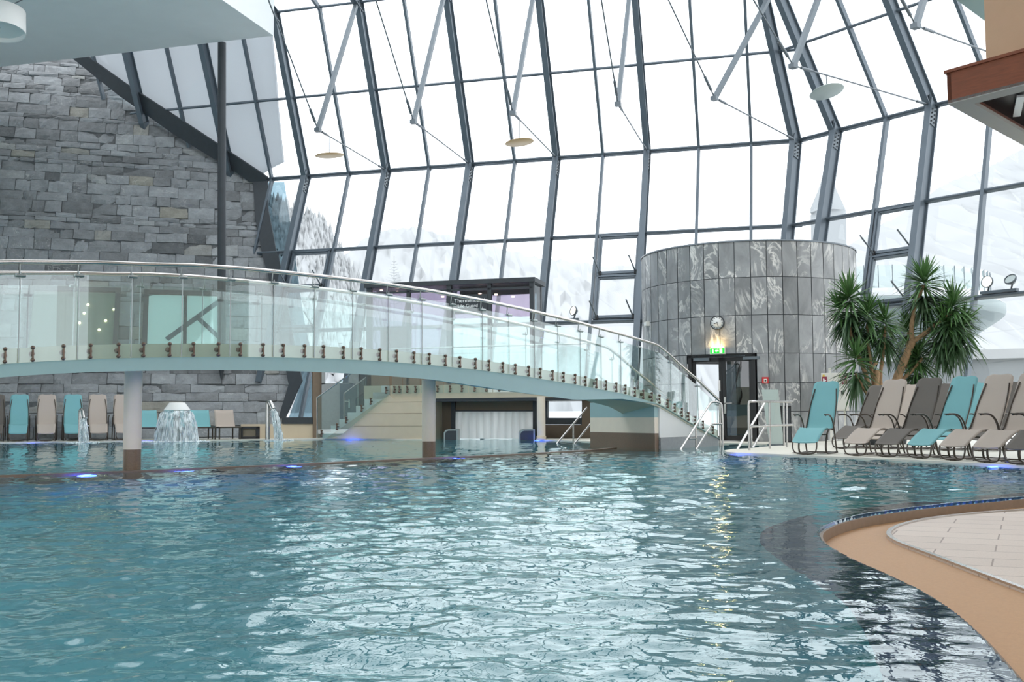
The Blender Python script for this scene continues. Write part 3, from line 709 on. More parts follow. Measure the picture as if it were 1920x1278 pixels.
dk = [G(1005, 823.2), G(1107, 826.5), G(1230, 828.5), G(1356, 829.6), G(1472, 832), G(1468, 834), G(1430, 837.5), G(1400, 840.3), G(1372, 841.3), G(1358, 844), G(1362, 846.5), G(1380, 848.3), G(1440, 850.3), G(1500, 852.8), G(1600, 856.7), G(1700, 861), G(1800, 866), G(1920, 872.5), G(2250, 890)]
deck(dk + [A(26, 16, 0), A(26, 34, 0), A(1., 36.5, 0)], 'floor_right')
# brown lip between the two basins
lip = smooth([gz(x, y, .02) for x, y in ((-420, 900), (-200, 896), (0, 890.5), (265, 881.5), (555, 869), (800, 857.5), (950, 851.5), (1110, 842.5), (1152, 838.5))], 2)
mb = MB(); la, lb_ = offset(lip, .055), offset(lip, -.055)
for i in range(len(lip) - 1):
    a, b, c, d = la[i], la[i + 1], lb_[i + 1], lb_[i]; k = lambda p, z: A(p[0], p[1], z)
    mb.add([k(a, .02), k(b, .02), k(c, .02), k(d, .02), k(a, BOT), k(b, BOT), k(c, BOT), k(d, BOT)], [(0, 1, 2, 3), (0, 4, 5, 1), (2, 6, 7, 3)])
tag(mb.build('overflow_edge', 'brownstone'), 'thin brown stone edge dividing the two pool basins under the bridge', 'pool edge')
# water surface -------------------------------------------------------
def water():
    ys = [1520.]
    while ys[-1] > 816.6: ys.append(ys[-1] - (.8 if ys[-1] < 900 else (.95 if ys[-1] < 1340 else 3.)))
    Yr = 1400. / (np.array(ys) - 779.)
    Yr = np.minimum(Yr, 38.5)
    kx_ = np.linspace(-.58, .66, 1080)
    Yg, Kg = np.meshgrid(Yr, kx_, indexing='ij'); X = Kg * (Yg + 1.4); ny, nx = X.shape
    rng = np.random.default_rng(5); h = np.zeros_like(X); dY = np.gradient(Yr)[:, None] * -1; dY = np.abs(dY)
    nW = 70
    for i in range(nW):
        lam = .085 * (10 ** rng.random()); th = rng.normal(math.pi / 2, .8); k = 2 * math.pi / lam
        slope = .016; a = slope / k; att = np.clip((lam / (.62 * dY)) - .35, 0, 1)
        ph = k * (math.cos(th) * X + math.sin(th) * Yg) + rng.random() * 6.283
        ph = ph + .7 * np.sin(.9 * X + 1.3 * Yg * (1 + .1 * (i % 5)) + i)
        s_ = np.sin(ph); h += a * att * (s_ - .22 * np.cos(2 * ph))
    inside = np.zeros(X.shape, bool); pol = np.array([[p[0], p[1]] for p in land]); n = len(pol)
    for i in range(n):
        (x1, y1), (x2, y2) = pol[i], pol[(i + 1) % n]
        c = ((y1 > Yg) != (y2 > Yg)); 
        with np.errstate(divide='ignore', invalid='ignore'): xi = (x2 - x1) * (Yg - y1) / (y2 - y1) + x1
        inside ^= c & (X < xi)
    ok = ~inside
    fo = ok[:-1, :-1] | ok[1:, :-1] | ok[:-1, 1:] | ok[1:, 1:]
    need = np.zeros_like(ok); need[:-1, :-1] |= fo; need[1:, :-1] |= fo; need[:-1, 1:] |= fo; need[1:, 1:] |= fo
    sn = np.argwhere(need & inside); sh = np.array([[p[0], p[1]] for p in shore])
    a, b = sh[:-1], sh[1:]
    for r_, c_ in sn:
        p = np.array([X[r_, c_], Yg[r_, c_]]); t = np.clip(((p - a) * (b - a)).sum(1) / ((b - a) ** 2).sum(1), 0, 1); q = a + (b - a) * t[:, None]; j = ((q - p) ** 2).sum(1).argmin()
        X[r_, c_], Yg[r_, c_] = q[j]; h[r_, c_] = -.022
    # calm the film of water next to the overflow edge
    dm = np.full(X.shape, 9.)
    for (x1, y1), (x2, y2) in zip(sh[:-1], sh[1:]):
        L2 = max(1e-9, (x2 - x1) ** 2 + (y2 - y1) ** 2); t = np.clip(((X - x1) * (x2 - x1) + (Yg - y1) * (y2 - y1)) / L2, 0, 1)
        dm = np.minimum(dm, np.hypot(X - x1 - t * (x2 - x1), Yg - y1 - t * (y2 - y1)))
    h = np.where(h == -.022, h, h * np.clip(dm / 1.2, .12, 1))
    idx = -np.ones(X.shape, int); idx[need] = np.arange(need.sum())
    co_ = np.stack([X[need], Yg[need], h[need]], 1)
    fi = np.argwhere(fo); r_, c_ = fi[:, 0], fi[:, 1]
    quads = np.stack([idx[r_, c_], idx[r_, c_ + 1], idx[r_ + 1, c_ + 1], idx[r_ + 1, c_]], 1)
    me = bpy.data.meshes.new('pool_water'); me.vertices.add(len(co_)); me.vertices.foreach_set('co', co_.ravel())
    me.loops.add(quads.size); me.loops.foreach_set('vertex_index', quads.ravel().astype(np.int32))
    me.polygons.add(len(quads)); me.polygons.foreach_set('loop_start', np.arange(0, quads.size, 4, dtype=np.int32)); me.polygons.foreach_set('loop_total', np.full(len(quads), 4, np.int32))
    me.update(calc_edges=True); me.polygons.foreach_set('use_smooth', np.ones(len(quads), bool)); me.validate()
    me.materials.append(M['water']); o = bpy.data.objects.new('pool_water', me); C.objects.link(o); o['kind'] = 'structure'
water()
# ------------------------------------------------------------------ footbridge
bpx = [-250, 0, 265, 555, 800, 950, 1110, 1237, 1351]; bpY = [11.75, 12.6, 13.6, 15.3, 17.2, 18.5, 20.3, 22.1, 24.6]
bpg = [1.16, 1.364, 1.475, 1.555, 1.536, 1.44, 1.25, .96, .17]
tabx = [-250, 0, 90, 180, 270, 360, 450, 540, 630, 720, 810, 900, 990, 1080, 1170, 1237, 1260, 1285, 1310, 1351]
tabg = [1.14, 1.35, 1.40, 1.441, 1.477, 1.508, 1.536, 1.554, 1.568, 1.561, 1.534, 1.485, 1.401, 1.287, 1.133, .94, .80, .62, .44, .165]
tabr = [2.38, 2.57, 2.612, 2.652, 2.683, 2.734, 2.763, 2.775, 2.779, 2.776, 2.747, 2.685, 2.596, 2.477, 2.313, 2.165, 1.98, 1.73, 1.50, 1.04]
tabf = [.98, 1.193, 1.243, 1.28, 1.31, 1.333, 1.353, 1.364, 1.36, 1.34, 1.303, 1.212, 1.103, 1.0, 1.03, .93, .79, .61, .43, .155]
def near_raw(x): return atY(x, 780, np.interp(x, bpx, bpY)) * A(1, 1, 0)
ctrl = smooth([atY(x, 780, Y) * A(1, 1, 0) for x, Y in zip(bpx, bpY)], 3)
ctrl = np.array(ctrl); seg = np.r_[0, np.cumsum(np.linalg.norm(np.diff(ctrl, axis=0), axis=1))]; SL = seg[-1]
def npt(s): return A(np.interp(s, seg, ctrl[:, 0]), np.interp(s, seg, ctrl[:, 1]), 0)
def ntan(s): return nrm(npt(min(SL, s + .25)) - npt(max(0, s - .25)))
def pxof(p):
    v = p - CAM + A(0, 0, .7); return 960 + F * (v @ cr) / (v @ cf)
spx = np.array([pxof(npt(s)) for s in np.linspace(0, SL, 300)]); sss = np.linspace(0, SL, 300)
def s_of(x): return float(np.interp(x, spx, sss))
def zt(tab, s): return float(np.interp(np.interp(s, sss, spx), tabx, tab))
BW = 1.28
def left(s): return np.cross(Z, ntan(s))          # towards the far railing
def st(s, o, z): p = npt(s) + left(s) * o; return A(p[0], p[1], z)
nst = 110; ssv = np.linspace(0, SL, nst)
bo = npt(s_of(560)) + left(s_of(560)) * .6; br = thing('footbridge', 'arched footbridge with glass railings crossing the pool', 'bridge', (bo[0], bo[1], 1.36))
mb = MB()   # beige band and deck
prof = [('n', .05, 'd'), ('f', -.05, 'd'), ('f', -.05, 'g'), ('n', .05, 'g')]
def sweep(mb, fn, mi=0, sv=ssv, close=True, smooth_=False):
    rows = [fn(s) for s in sv]; n = len(rows[0]); v = [p for r_ in rows for p in r_]; f = []
    for i in range(len(rows) - 1):
        for j in range(n if close else n - 1):
            f.append((i * n + j, i * n + (j + 1) % n, (i + 1) * n + (j + 1) % n, (i + 1) * n + j))
    mb.add(v, f, smooth_, mi)
    if close: mb.add(rows[0], [tuple(range(n - 1, -1, -1))], False, mi); mb.add(rows[-1], [tuple(range(n))], False, mi)
sweep(mb, lambda s: [st(s, .06, zt(tabg, s) - .05), st(s, .06, zt(tabg, s) + .18), st(s, BW - .06, zt(tabg, s) + .18), st(s, BW - .06, zt(tabg, s) - .05)])
mb.build('deck_band', 'beige_band', br)
mb = MB(); sweep(mb, lambda s: [st(s, .03, zt(tabf, s)), st(s, .03, zt(tabg, s)), st(s, BW - .03, zt(tabg, s)), st(s, BW - .03, min(zt(tabg, s) - .02, zt(tabf, s) + .14))]); mb.build('girder', 'bridge_paint', br)
for o_, nm in ((0., 'near'), (BW, 'far')):
    mb = MB(); mb.tube([st(s, o_ + (-.03 if nm == 'near' else .03) * -1, zt(tabr, s)) for s in ssv], .030, 10); mb.build('handrail', 'chrome', br)
jx = [-190, -75, 31, 142, 243, 338, 429, 511, 588, 660, 728, 791, 849, 905, 955, 1003, 1047, 1089, 1128, 1165, 1199, 1230, 1259, 1285, 1309, 1345]
js = [s_of(x) for x in jx]
def railing(o_, sg, js, clamp_w):
    for a, b in zip(js, js[1:]):
        g = .012; a_, b_ = a + g, b - g; mid = (a_ + b_) / 2; th = left(mid) * .016 * sg; n4 = 4
        mb = MB(); v = []
        for k in range(n4 + 1):
            s = a_ + (b_ - a_) * k / n4; gb, gt = zt(tabg, s), zt(tabr, s) - .16; v += [st(s, o_, gb), st(s, o_, gt)]
        m_ = len(v); v2 = [p + th for p in v]; f = []
        for k in range(n4):
            i = 2 * k; q = (i, i + 2, i + 3, i + 1); f += [q, tuple(x + m_ for x in q[::-1]), (i, i + m_, i + 2 + m_, i + 2), (i + 1, i + 3, i + 3 + m_, i + 1 + m_)]
        f += [(0, 1, 1 + m_, m_), (m_ - 2, 2 * m_ - 2, 2 * m_ - 1, m_ - 1)]
        mb.add(v + v2, f); mb.build('glass_panel', 'teal_glass', br)
        for fr in clamp_w:
            s = a + (b - a) * fr; mb = MB(); t = ntan(s); n = left(s) * -sg
            zc = zt(tabg, s) + .10; 
            for dz in (.075, -.075): c = st(s, o_, zc + dz); mb.lathe([(.0001, -.02), (.021, -.02), (.025, 0), (.021, .02), (.0001, .028)], c, 10, ax=n)
            c = st(s, o_, zc); mb.cbox(c + n * .012, t * .02, n * .012, Z * .13); mb.lathe([(.034, 0), (.034, .035), (.02, .07), (.0001, .07)], c - n * .07, 10, ax=n)
            mb.build('glass_clamp', 'bronze', br)
    for s in js:
        mb = MB(); gb, gr = zt(tabg, s), zt(tabr, s); n = left(s) * -sg; t = ntan(s)
        mb.tube([st(s, o_, gb + .01) + n * .004, st(s, o_, gr - .12) + n * .004], .0075, 6)
        c = st(s, o_, gr - .17); mb.tube([c - t * .055 + n * .02, c + t * .055 + n * .02], .02, 8); mb.tube([c + n * .02, c - n * .05 , st(s, o_, gr - .02) - n * .03], .009, 6)
        mb.build('rail_post', 'post_steel', br)
railing(0., 1, js, (.24, .76))
fj = []; s_ = s_of(-150)
while s_ < SL: fj.append(s_); s_ += 1.02
railing(BW, -1, fj, (.24, .76))
# abutment: pier and flank wall of the end steps
pA, pB = gz(1228, 842, 0), gz(1107, 836.5, 0); pd = nrm(ntan(s_of(1237))); pn = left(s_of(1237))
mb = MB(); off = pd * 1.2
base = [pA, pB, pB + off * .8, pA + off]
for z0, z1, mi, gr_ in ((BOT, .33, 0, .0), (.33, .66, 1, -.0)): mb.prism([A(p[0], p[1], z0) for p in base], Z * (z1 - z0), mi)
top = [st(s_of(1215), .05, 1.0), st(s_of(1085), .0, .99), st(s_of(1085), BW, 1.0), st(s_of(1215), BW, 1.0)]
bq = [A(p[0], p[1], .66) for p in base]
mb.add(bq + [A(pA[0], pA[1], 1.0), A(pB[0], pB[1], 1.0), A(*(pB + off * .8)[:2], 1.0), A(*(pA + off)[:2], 1.0)], [(3, 2, 1, 0), (4, 5, 6, 7), (0, 1, 5, 4), (1, 2, 6, 5), (2, 3, 7, 6), (3, 0, 4, 7)], False, 2)
t = tag(mb.build('bridge_pier', ['brownstone', 'column', 'bridge_paint']), 'square beige bridge pier with brown stone foot in the water', 'pier')
mb = MB(); sv = np.linspace(s_of(1229) + .3, SL, 24)
sweep(mb, lambda s: [st(s, .07, -.2), st(s, .07, zt(tabg, s)), st(s, .25, zt(tabg, s)), st(s, .25, -.2)], 0, sv)
sweep(mb, lambda s: [st(s, .055, -.3), st(s, .055, min(.24, zt(tabg, s) - .02)), st(s, .31, min(.24, zt(tabg, s) - .02)), st(s, .31, -.3)], 1, sv)
tag(mb.build('stair_wall', ['white', 'grey_base']), 'white triangular wall under the descending end of the footbridge', 'wall')
# columns
for cx, yb, yt, lb in ((247, 881, 842, 'round beige bridge column with brown foot, closest to the loungers by the stone wall'), (804, 856.5, 827, 'round beige bridge column with brown foot, in front of the channel curtain')):
    b = gz(cx, yb, 0.); zbr = atY(cx, yt, b[1])[2]; ztp = zt(tabf, s_of(cx)) + .04
    t = thing('bridge_column', lb, 'column', A(b[0], b[1], BOT), group=None)
    mb = MB(); mb.cyl(A(b[0], b[1], BOT), A(b[0], b[1], zbr), .117, 32); mb.build('foot', 'brownstone', t)
    mb = MB(); mb.cyl(A(b[0], b[1], zbr), A(b[0], b[1], ztp), .119, 32); mb.build('shaft', 'column', t)
# ------------------------------------------------------------------ marble drum
DC = A(6.62, 29.84, 0); DR = 2.94; zr = [.03, .785, 1.517, 2.254, 3.228, 4.194, 5.12]
def dp(th, z, r=DR): return A(DC[0] + r * math.sin(th), DC[1] - r * math.cos(th), z)   # th = 0 faces -Y
def th_of(x):
    # angle on the drum front whose column is x
    lo, hi = -1.35, 1.0
    for _ in range(50):
        m_ = (lo + hi) / 2; p = dp(m_, 0.7); v = p - CAM
        if 960 + F * (v @ cr) / (v @ cf) < x: lo = m_
        else: hi = m_
    return lo
t0, t1 = th_of(1290), th_of(1421); zdoor = zr[3]
dth = 2 * math.pi / 46; ph0 = th_of(1413) % dth
mb = MB(); rt = random.Random(4)
for k, (za, zb_) in enumerate(zip(zr, zr[1:])):
    for i in range(46):
        a, b = ph0 + (i - 23) * dth, ph0 + (i - 22) * dth; sp = [(a, b)]
        if k < 3: sp = [(x, y) for x, y in ((a, min(b, t0)), (max(a, t1), b)) if y - x > .004]
        rr = rt.random()
        if k < 3 and abs(abs((a + b) / 2) - math.pi) < .75: sp = []
        for x, y in sp:
            g = .0035; x += g; y -= g; z0, z1 = za + .008, zb_ - .008; n = 4; v = []
            for j in range(n + 1):
                th = x + (y - x) * j / n; v += [dp(th, z0), dp(th, z1)]
            mb.add(v, [(2 * j, 2 * j + 2, 2 * j + 3, 2 * j + 1) for j in range(n)], True, 0, rr)
seg_ = [(t1 + (2 * math.pi - (t1 - t0)) * i / 90) for i in range(91)]
for x, y in zip(seg_, seg_[1:]):
    lo_ = zdoor if abs((x + y) / 2 - math.pi) < .75 else -.05
    mb.add([dp(x, lo_, DR - .012), dp(y, lo_, DR - .012), dp(y, zr[-1], DR - .012), dp(x, zr[-1], DR - .012)], [(0, 1, 2, 3)], True, 1)
for i in range(20):
    x, y = t0 + (t1 - t0) * i / 20, t0 + (t1 - t0) * (i + 1) / 20
    mb.add([dp(x, zdoor, DR - .012), dp(y, zdoor, DR - .012), dp(y, zr[-1], DR - .012), dp(x, zr[-1], DR - .012)], [(0, 1, 2, 3)], True, 1)
mb.lathe([(DR - .3, 5.12), (DR - .3, 5.15), (DR + .02, 5.155), (DR + .02, 5.115)], DC, 96, mi=2, caps=False); mb.lathe([(.001, 5.14), (DR - .1, 5.14)], DC, 96, mi=2, caps=False)
struct('wall_drum', mb, ['marble', 'dark', 'steel_light'], rnd=True, origin=(DC[0], DC[1], 0))
# double door in the drum
qa, qb = dp(t0, 0, DR - .1), dp(t1, 0, DR - .1); dx = nrm(qb - qa); dn = np.cross(dx, Z); dn = dn if dn[1] < 0 else -dn; wd = np.linalg.norm(qb - qa)
dr = thing('double_door', 'black framed glass double door in the marble drum', 'door', A(*(qa + qb)[:2] / 2, zD)) if False else None
dr = bpy.data.objects.new('door_1', None); C.objects.link(dr); dr['kind'] = 'structure'; dr['label'] = 'black framed glass double door in the marble drum'; dr.location = (*((qa + qb)[:2] / 2), zD); WORLD[dr.name] = tuple(dr.location)
D = lambda f, z, o=0.: A(*(qa + dx * (wd * f) + dn * o)[:2], z)
mb = MB(); fw = .09
for (f0, f1, z0, z1) in ((0, .055, zD, zdoor), (.945, 1, zD, zdoor), (0, 1, zdoor - .08, zdoor)): mb.obox(D(f0, z0, -.03), dx * wd * (f1 - f0), Z * (z1 - z0), dn * .16)
mb.obox(D(0, zdoor - .02, -.03), dx * wd, Z * .03, dn * .2)
mb.build('door_frame', 'black', dr)
for i, (f0, f1) in enumerate(((.055, .5), (.503, .945))):
    mb = MB(); zt_ = zdoor - .085; zb_ = zD + .02; s_ = .085; w_ = (f1 - f0) * wd
    for (a, b, z0, z1) in ((0, s_, zb_, zt_), (w_ - s_, w_, zb_, zt_), (0, w_, zb_, zb_ + .12), (0, w_, zt_ - .1, zt_)): mb.obox(D(f0, z0) + dx * a, dx * (b - a), Z * (z1 - z0), dn * .06)
    lf = mb.build('door_leaf', 'black', dr)
    mb = MB(); mb.obox(D(f0, zb_ + .12, .02) + dx * s_, dx * (w_ - 2 * s_), Z * (zt_ - zb_ - .22), dn * .015); mb.build('door_glass', 'pane' if i == 0 else 'dark_glass', lf)
    mb = MB(); c = D(f0 + (.06 if i == 0 else .5 * (f1 - f0) + .1), zt_ - .07, .1); mb.obox(c - dx * .05 if i == 0 else c, dx * .42, Z * .075, dn * .05); mb.obox(D(f0 + .1 * (f1 - f0), zt_ + .02, .1), dx * .7 * w_, Z * .025, dn * .03); mb.build('door_closer', 'steel_light', lf)
    mb = MB(); hx = D(f1 - .035, 0, .06) if i == 0 else D(f0 + .035, 0, .06)
    if i == 0: mb.cbox(A(hx[0], hx[1], 1.45) + dn * .02, dx * .05, dn * .05, Z * .28)
    else: mb.cbox(A(hx[0], hx[1], .95) + dn * .01, dx * .05, dn * .02, Z * .42); mb.tube([A(hx[0], hx[1], 1.0) + dn * .03, A(hx[0], hx[1], 1.0) + dn * .08, A(hx[0], hx[1], 1.0) + dn * .08 + dx * .2], .014, 8)
    mb.build('door_handle', 'chrome', lf)
mb = MB(); mb.obox(D(.5, zD, -1.3), dx * wd * 1.0, Z * 2.3, dn * -.05); struct('wall_vestibule', mb, 'grey_base')
def on_drum(x, y, o=0.):
    th = th_of(x); p = dp(th, 0, DR + o); return A(p[0], p[1], (CAM + ray(x, y) * p[1])[2]), th, A(math.sin(th), -math.cos(th), 0), A(math.cos(th), math.sin(th), 0)
# clock
c, th, n, tx = on_drum(1349, 605, .01); t = thing('wall_clock', 'round white wall clock above the drum door', 'clock', c)
mb = MB(); mb.lathe([(.0001, 0), (.185, 0), (.185, .05), (.17, .06), (.16, .045), (.0001, .045)], c, 40, ax=n); mb.build('case', 'dark', t)
mb = MB(); mb.lathe([(.158, .045), (.158, .05), (.0001, .05)], c, 40, ax=n); mb.build('face', 'clockface', t)
mb = MB()
for i in range(12):
    a = i * math.pi / 6; d = tx * math.sin(a) + Z * math.cos(a); mb.beam(c + n * .052 + d * .12, c + n * .052 + d * .148, .016, .004, n)
mb.build('hour_marks', 'black', t)
for nm, a, l, w in (('hour_hand', math.radians(253), .085, .016), ('minute_hand', math.radians(162), .13, .011)):
    d = tx * math.sin(a) + Z * math.cos(a); mb = MB(); mb.beam(c + n * .058 - d * .02, c + n * .058 + d * l, w, .004, n); mb.build(nm, 'black', t)
# exit sign
c, th, n, tx = on_drum(1349, 657.5, .05); t = thing('exit_sign', 'lit green emergency exit sign over the drum door', 'exit sign', c)
P3 = lambda a, b, o: c + tx * a + Z * b + n * o
mb = MB(); mb.cbox(c, tx * .40, Z * .17, n * .07); mb.build('housing', 'cream', t)
mb = MB(); mb.cbox(c + n * .037, tx * .37, Z * .135, n * .006); mb.build('sign_face', 'green_sign', t)
mb = MB()
for a, b, w, h in ((-.115, 0, .035, .1), (.095, .0, .07, .1)): mb.cbox(P3(a, b, .043), tx * w, Z * h, n * .004)
mb.prism([P3(-.06, 0, .041), P3(-.02, .04, .041), P3(-.02, .015, .041), P3(.035, .015, .041), P3(.035, -.015, .041), P3(-.02, -.015, .041), P3(-.02, -.04, .041)], n * .004)
mb.sphere(P3(.02, .037, .043), .013)
mb.build('pictogram', 'white_sign', t)
mb = MB(); mb.cbox(c + Z * .1 + n * .01, tx * .3, Z * .025, n * .05); mb.build('top_lamp', 'lamp_warm', t)
# fire alarm button
c, th, n, tx = on_drum(1436, 712.5, .02); t = thing('fire_alarm_button', 'small red fire alarm box beside the drum door', 'fire alarm', c)
mb = MB(); mb.cbox(c, tx * .16, Z * .16, n * .05); mb.build('case', 'red', t)
mb = MB(); mb.cbox(c + n * .027 - Z * .01, tx * .08, Z * .09, n * .006); mb.build('label_plate', 'cream', t)
mb = MB(); mb.lathe([(.0001, 0), (.02, 0), (.02, .012), (.0001, .012)], c + n * .03 - Z * .01, 12, ax=n); mb.build('push_button', 'black', t)
c, th, n, tx = on_drum(1213, 607, .05); t = thing('emergency_lamp', 'small cream box lamp at the edge of the marble drum', 'lamp', c)
mb = MB(); mb.cbox(c, tx * .2, Z * .12, n * .1); mb.build('housing', 'cream', t); mb = MB(); mb.cbox(c + n * .052, tx * .17, Z * .08, n * .006); mb.build('cover', 'clockface', t)
# fire hose cabinet
p0 = atY(1541, 770, 26.6); p1 = atY(1592, 770, 26.4); zz0, zz1 = p0[2], atY(1541, 699, 26.6)[2]
cx_ = nrm((p1 - p0) * A(1, 1, 0)); cn = np.cross(cx_, Z); cn = cn if cn[1] < 0 else -cn; cw = np.linalg.norm((p1 - p0)[:2])
t = thing('fire_hose_cabinet', 'cream fire hose cabinet with maroon signs behind the turquoise lounger', 'cabinet', A(p0[0], p0[1], zD))
b0 = A(p0[0], p0[1], zz0); mb = MB(); mb.obox(b0, cx_ * cw, Z * (zz1 - zz0), cn * -.25); mb.obox(A(p0[0], p0[1], zD) + cx_ * cw * .3 - cn * .15, cx_ * .05, Z * (zz0 - zD + .02), cn * -.05); mb.obox(A(p0[0], p0[1], zD) + cx_ * cw * .8 - cn * .15, cx_ * .05, Z * (zz0 - zD + .02), cn * -.05); mb.build('body', 'cream', t)
mb = MB(); mb.obox(b0 + cx_ * cw * .40 + Z * .03, cx_ * cw * .58, Z * (zz1 - zz0 - .06), cn * .02); dd_ = mb.build('cabinet_door', 'cream', t)
mb = MB(); mb.cbox(b0 + cx_ * cw * .78 + Z * (zz1 - zz0) * .48 + cn * .03, cx_ * .07, Z * .09, cn * .03); mb.build('door_latch', 'black', dd_)
for f_, nm in ((.13, 'hose'), (.86, 'ext')):
    mb = MB(); cc = b0 + cx_ * cw * f_ + Z * (zz1 - zz0) * .8 + cn * .025; mb.cbox(cc, cx_ * .12, Z * .19, cn * .01); sg = mb.build('fire_sign', 'maroon', t)
    mb = MB()
    if nm == 'hose': mb.cbox(cc + cn * .006 - cx_ * .02, cx_ * .03, Z * .1, cn * .004); mb.prism([cc + cn * .005 + cx_ * .0 + Z * .03, cc + cn * .005 + cx_ * .045, cc + cn * .005 + cx_ * .0 - Z * .03], cn * .004)
    else:
        for q_ in range(10): a_ = q_ * .63; mb.beam(cc + cn * .007 + (cx_ * math.cos(a_) * .035 + Z * math.sin(a_) * .065), cc + cn * .007 + (cx_ * math.cos(a_ + .63) * .035 + Z * math.sin(a_ + .63) * .065), .012, .004, cn)
        mb.beam(cc + cn * .007 - Z * .05 - cx_ * .02, cc + cn * .007 + Z * .05 + cx_ * .02, .012, .004, cn)
    mb.build('fire_symbol', 'text', sg)
for f_ in (.1, .7): mb = MB(); mb.cbox(b0 + cx_ * cw * f_ + Z * (zz1 - zz0 - .07) + cn * .024, cx_ * .05, Z * .05, cn * .006); mb.build('sticker', 'yellow', t)
mb = MB(); q0 = A(*atY(1558, 780, 26.2)[:2], zD); mb.cbox(q0 + Z * (atY(1558, 690, 26.2)[2] - zD) / 2, cx_ * .06, cn * .05, Z * (atY(1558, 690, 26.2)[2] - zD)); mb.cbox(q0 + Z * .02, cx_ * .25, cn * .2, Z * .04)
tag(mb.build('white_post', 'cream'), 'slim white post standing before the fire hose cabinet', 'post')
# frosted board and black box
g0, g1 = G(1443, 835), G(1470, 834.6); gy = g0[1]; up0, up1 = atY(1428, 730, gy + .35), atY(1459, 730, gy + .3)
t = thing('frosted_board', 'frosted grey green board leaning behind the pool rail', 'board', (g0 + g1) / 2); mb = MB(); mb.prism([g0, g1, up1, up0], A(.01, .05, 0)); mb.build('panel', 'frost', t)
mb = MB(); mb.obox(g0 - A(.02, .02, 0), g1 - g0 + A(.04, 0, 0), A(0, .14, 0), Z * .03); mb.build('foot_rail', 'steel_light', t)
b = G(1473, 829); sz = b[1] / F; t = thing('black_box', 'tall black box speaker standing behind the pool rail', 'speaker', b)
mb = MB(); hh = 68 * sz; mb.box(b + Z * (hh / 2), .24, .24, hh); mb.build('body', 'black', t); mb = MB(); mb.box(b + Z * (hh / 2) - A(0, .125, 0), .2, .012, hh * .9); mb.build('grille', 'dark', t)
# ------------------------------------------------------------------ pool handrails
def rails(name, label, loc, paths, r=.024):
    t = thing(name, label, 'handrail', loc)
    for nm, pts in paths:
        mb = MB(); mb.tube(pts, r if nm != 'post' else r * .9, 10); mb.build(nm, 'chrome', t)
    return t
def rp(x, y, Y): return atY(x, y, Y)
gb = gz(1046, 831, 0)[1]
rails('pool_handrail', 'steel handrails rising from the water beside the bridge pier', gz(1074, 832, 0), [('upper_rail', [rp(1040, 836, gb - .1), rp(1100, 764, gb + 1.3)]), ('lower_rail', [rp(1076, 833, gb), rp(1107, 794, gb + 1.)]), ('post', [rp(1075, 845, gb), rp(1075, 792, gb)])])
y0 = 22.2; y1 = 23.3
rails('pool_handrail', 'bent steel handrails rising from the water before the drum door', gz(1305, 845, 0), [
    ('upper_rail', smooth([rp(1274, 845, y0), rp(1331, 756, y1), rp(1335, 753, y1 + .05), rp(1349, 753.5, y1), rp(1354, 760, y1), A(*rp(1354, 780, y1)[:2], -.3)], 1)),
    ('lower_rail', smooth([rp(1303, 845, y0 + .4), rp(1333, 797, y1), rp(1337, 794.5, y1), rp(1354, 794.5, y1)], 1)),
    ('post', [rp(1305, 801, y0 + .7), A(*rp(1305, 830, y0 + .7)[:2], -.3)]), ('post', [rp(1349, 754, y1 + .3), A(*rp(1349, 754, y1 + .3)[:2], -.3)]), ('crossbar', [rp(1291, 821.5, y0 + .3), rp(1305, 821.5, y0 + .7)])])
ya = gz(1404, 843.5, zD)[1]; yb_ = gz(1475, 838, zD)[1]; ym = gz(1442, 840.5, zD)[1]
gd = lambda x, Y: A(*rp(x, 800, Y)[:2], zD)
rails('pool_handrail', 'straight steel guard rail with three posts beside the frosted board', gd(1442, ym), [
    ('top_rail', smooth([gd(1404, ya), rp(1403.5, 765, ya), rp(1403.5, 753, ya), rp(1410, 752, ya), rp(1442, 752.5, ym), rp(1484, 753, yb_)], 1)),
    ('middle_rail', [rp(1404, 799.5, ya), rp(1442, 797.5, ym), rp(1486, 796, yb_)]),
    ('post', [gd(1442.5, ym), rp(1442.5, 753, ym)]), ('post', [gd(1475, yb_), rp(1475, 753, yb_)]), ('post', [gd(1469, yb_ + .8), rp(1469, 754, yb_ + .8)]),
    ('slanted_rail', [rp(1382, 843, ya + 1.2), rp(1434, 754.5, ya + 2.3)]), ('slanted_rail', [rp(1411, 840, ya + 1.7), rp(1436, 796, ya + 2.4)]), ('post', [gd(1408.5, ya + 2.), rp(1408.5, 800, ya + 2.)])])
# ------------------------------------------------------------------ rocking loungers
def sheet(mb, prof, wfn, th=.014, n=8):
    P = [A(*p) for p in prof]; k = len(P); top = []
    for i, (y, z) in enumerate(P):
        w = wfn(i / (k - 1))
        top.append([A(w * (j / n - .5), y, z - .012 * (1 - (2 * j / n - 1) ** 2)) for j in range(n + 1)])
    v = [p for r_ in top for p in r_]; m = len(v); nrmls = []
    for i in range(k):
        d = nrm(P[min(k - 1, i + 1)] - P[max(0, i - 1)]); nrmls.append(A(0, d[1], -d[0]))
    v2 = [p + nrmls[i] * th for i, r_ in enumerate(top) for p in r_]; N_ = n + 1; f = []
    for i in range(k - 1):
        for j in range(n):
            a = i * N_ + j; q = (a, a + 1, a + N_ + 1, a + N_); f += [q, tuple(x + m for x in q[::-1])]
    for i in range(k - 1):
        for j, rev in ((0, 0), (n, 1)):
            a, b = i * N_ + j, (i + 1) * N_ + j; q = (a, b, b + m, a + m); f.append(q[::-1] if rev else q)
    for i in (0, k - 1):
        for j in range(n): a = i * N_ + j; f.append((a, a + 1, a + 1 + m, a + m))
    mb.add(v + v2, f, True)
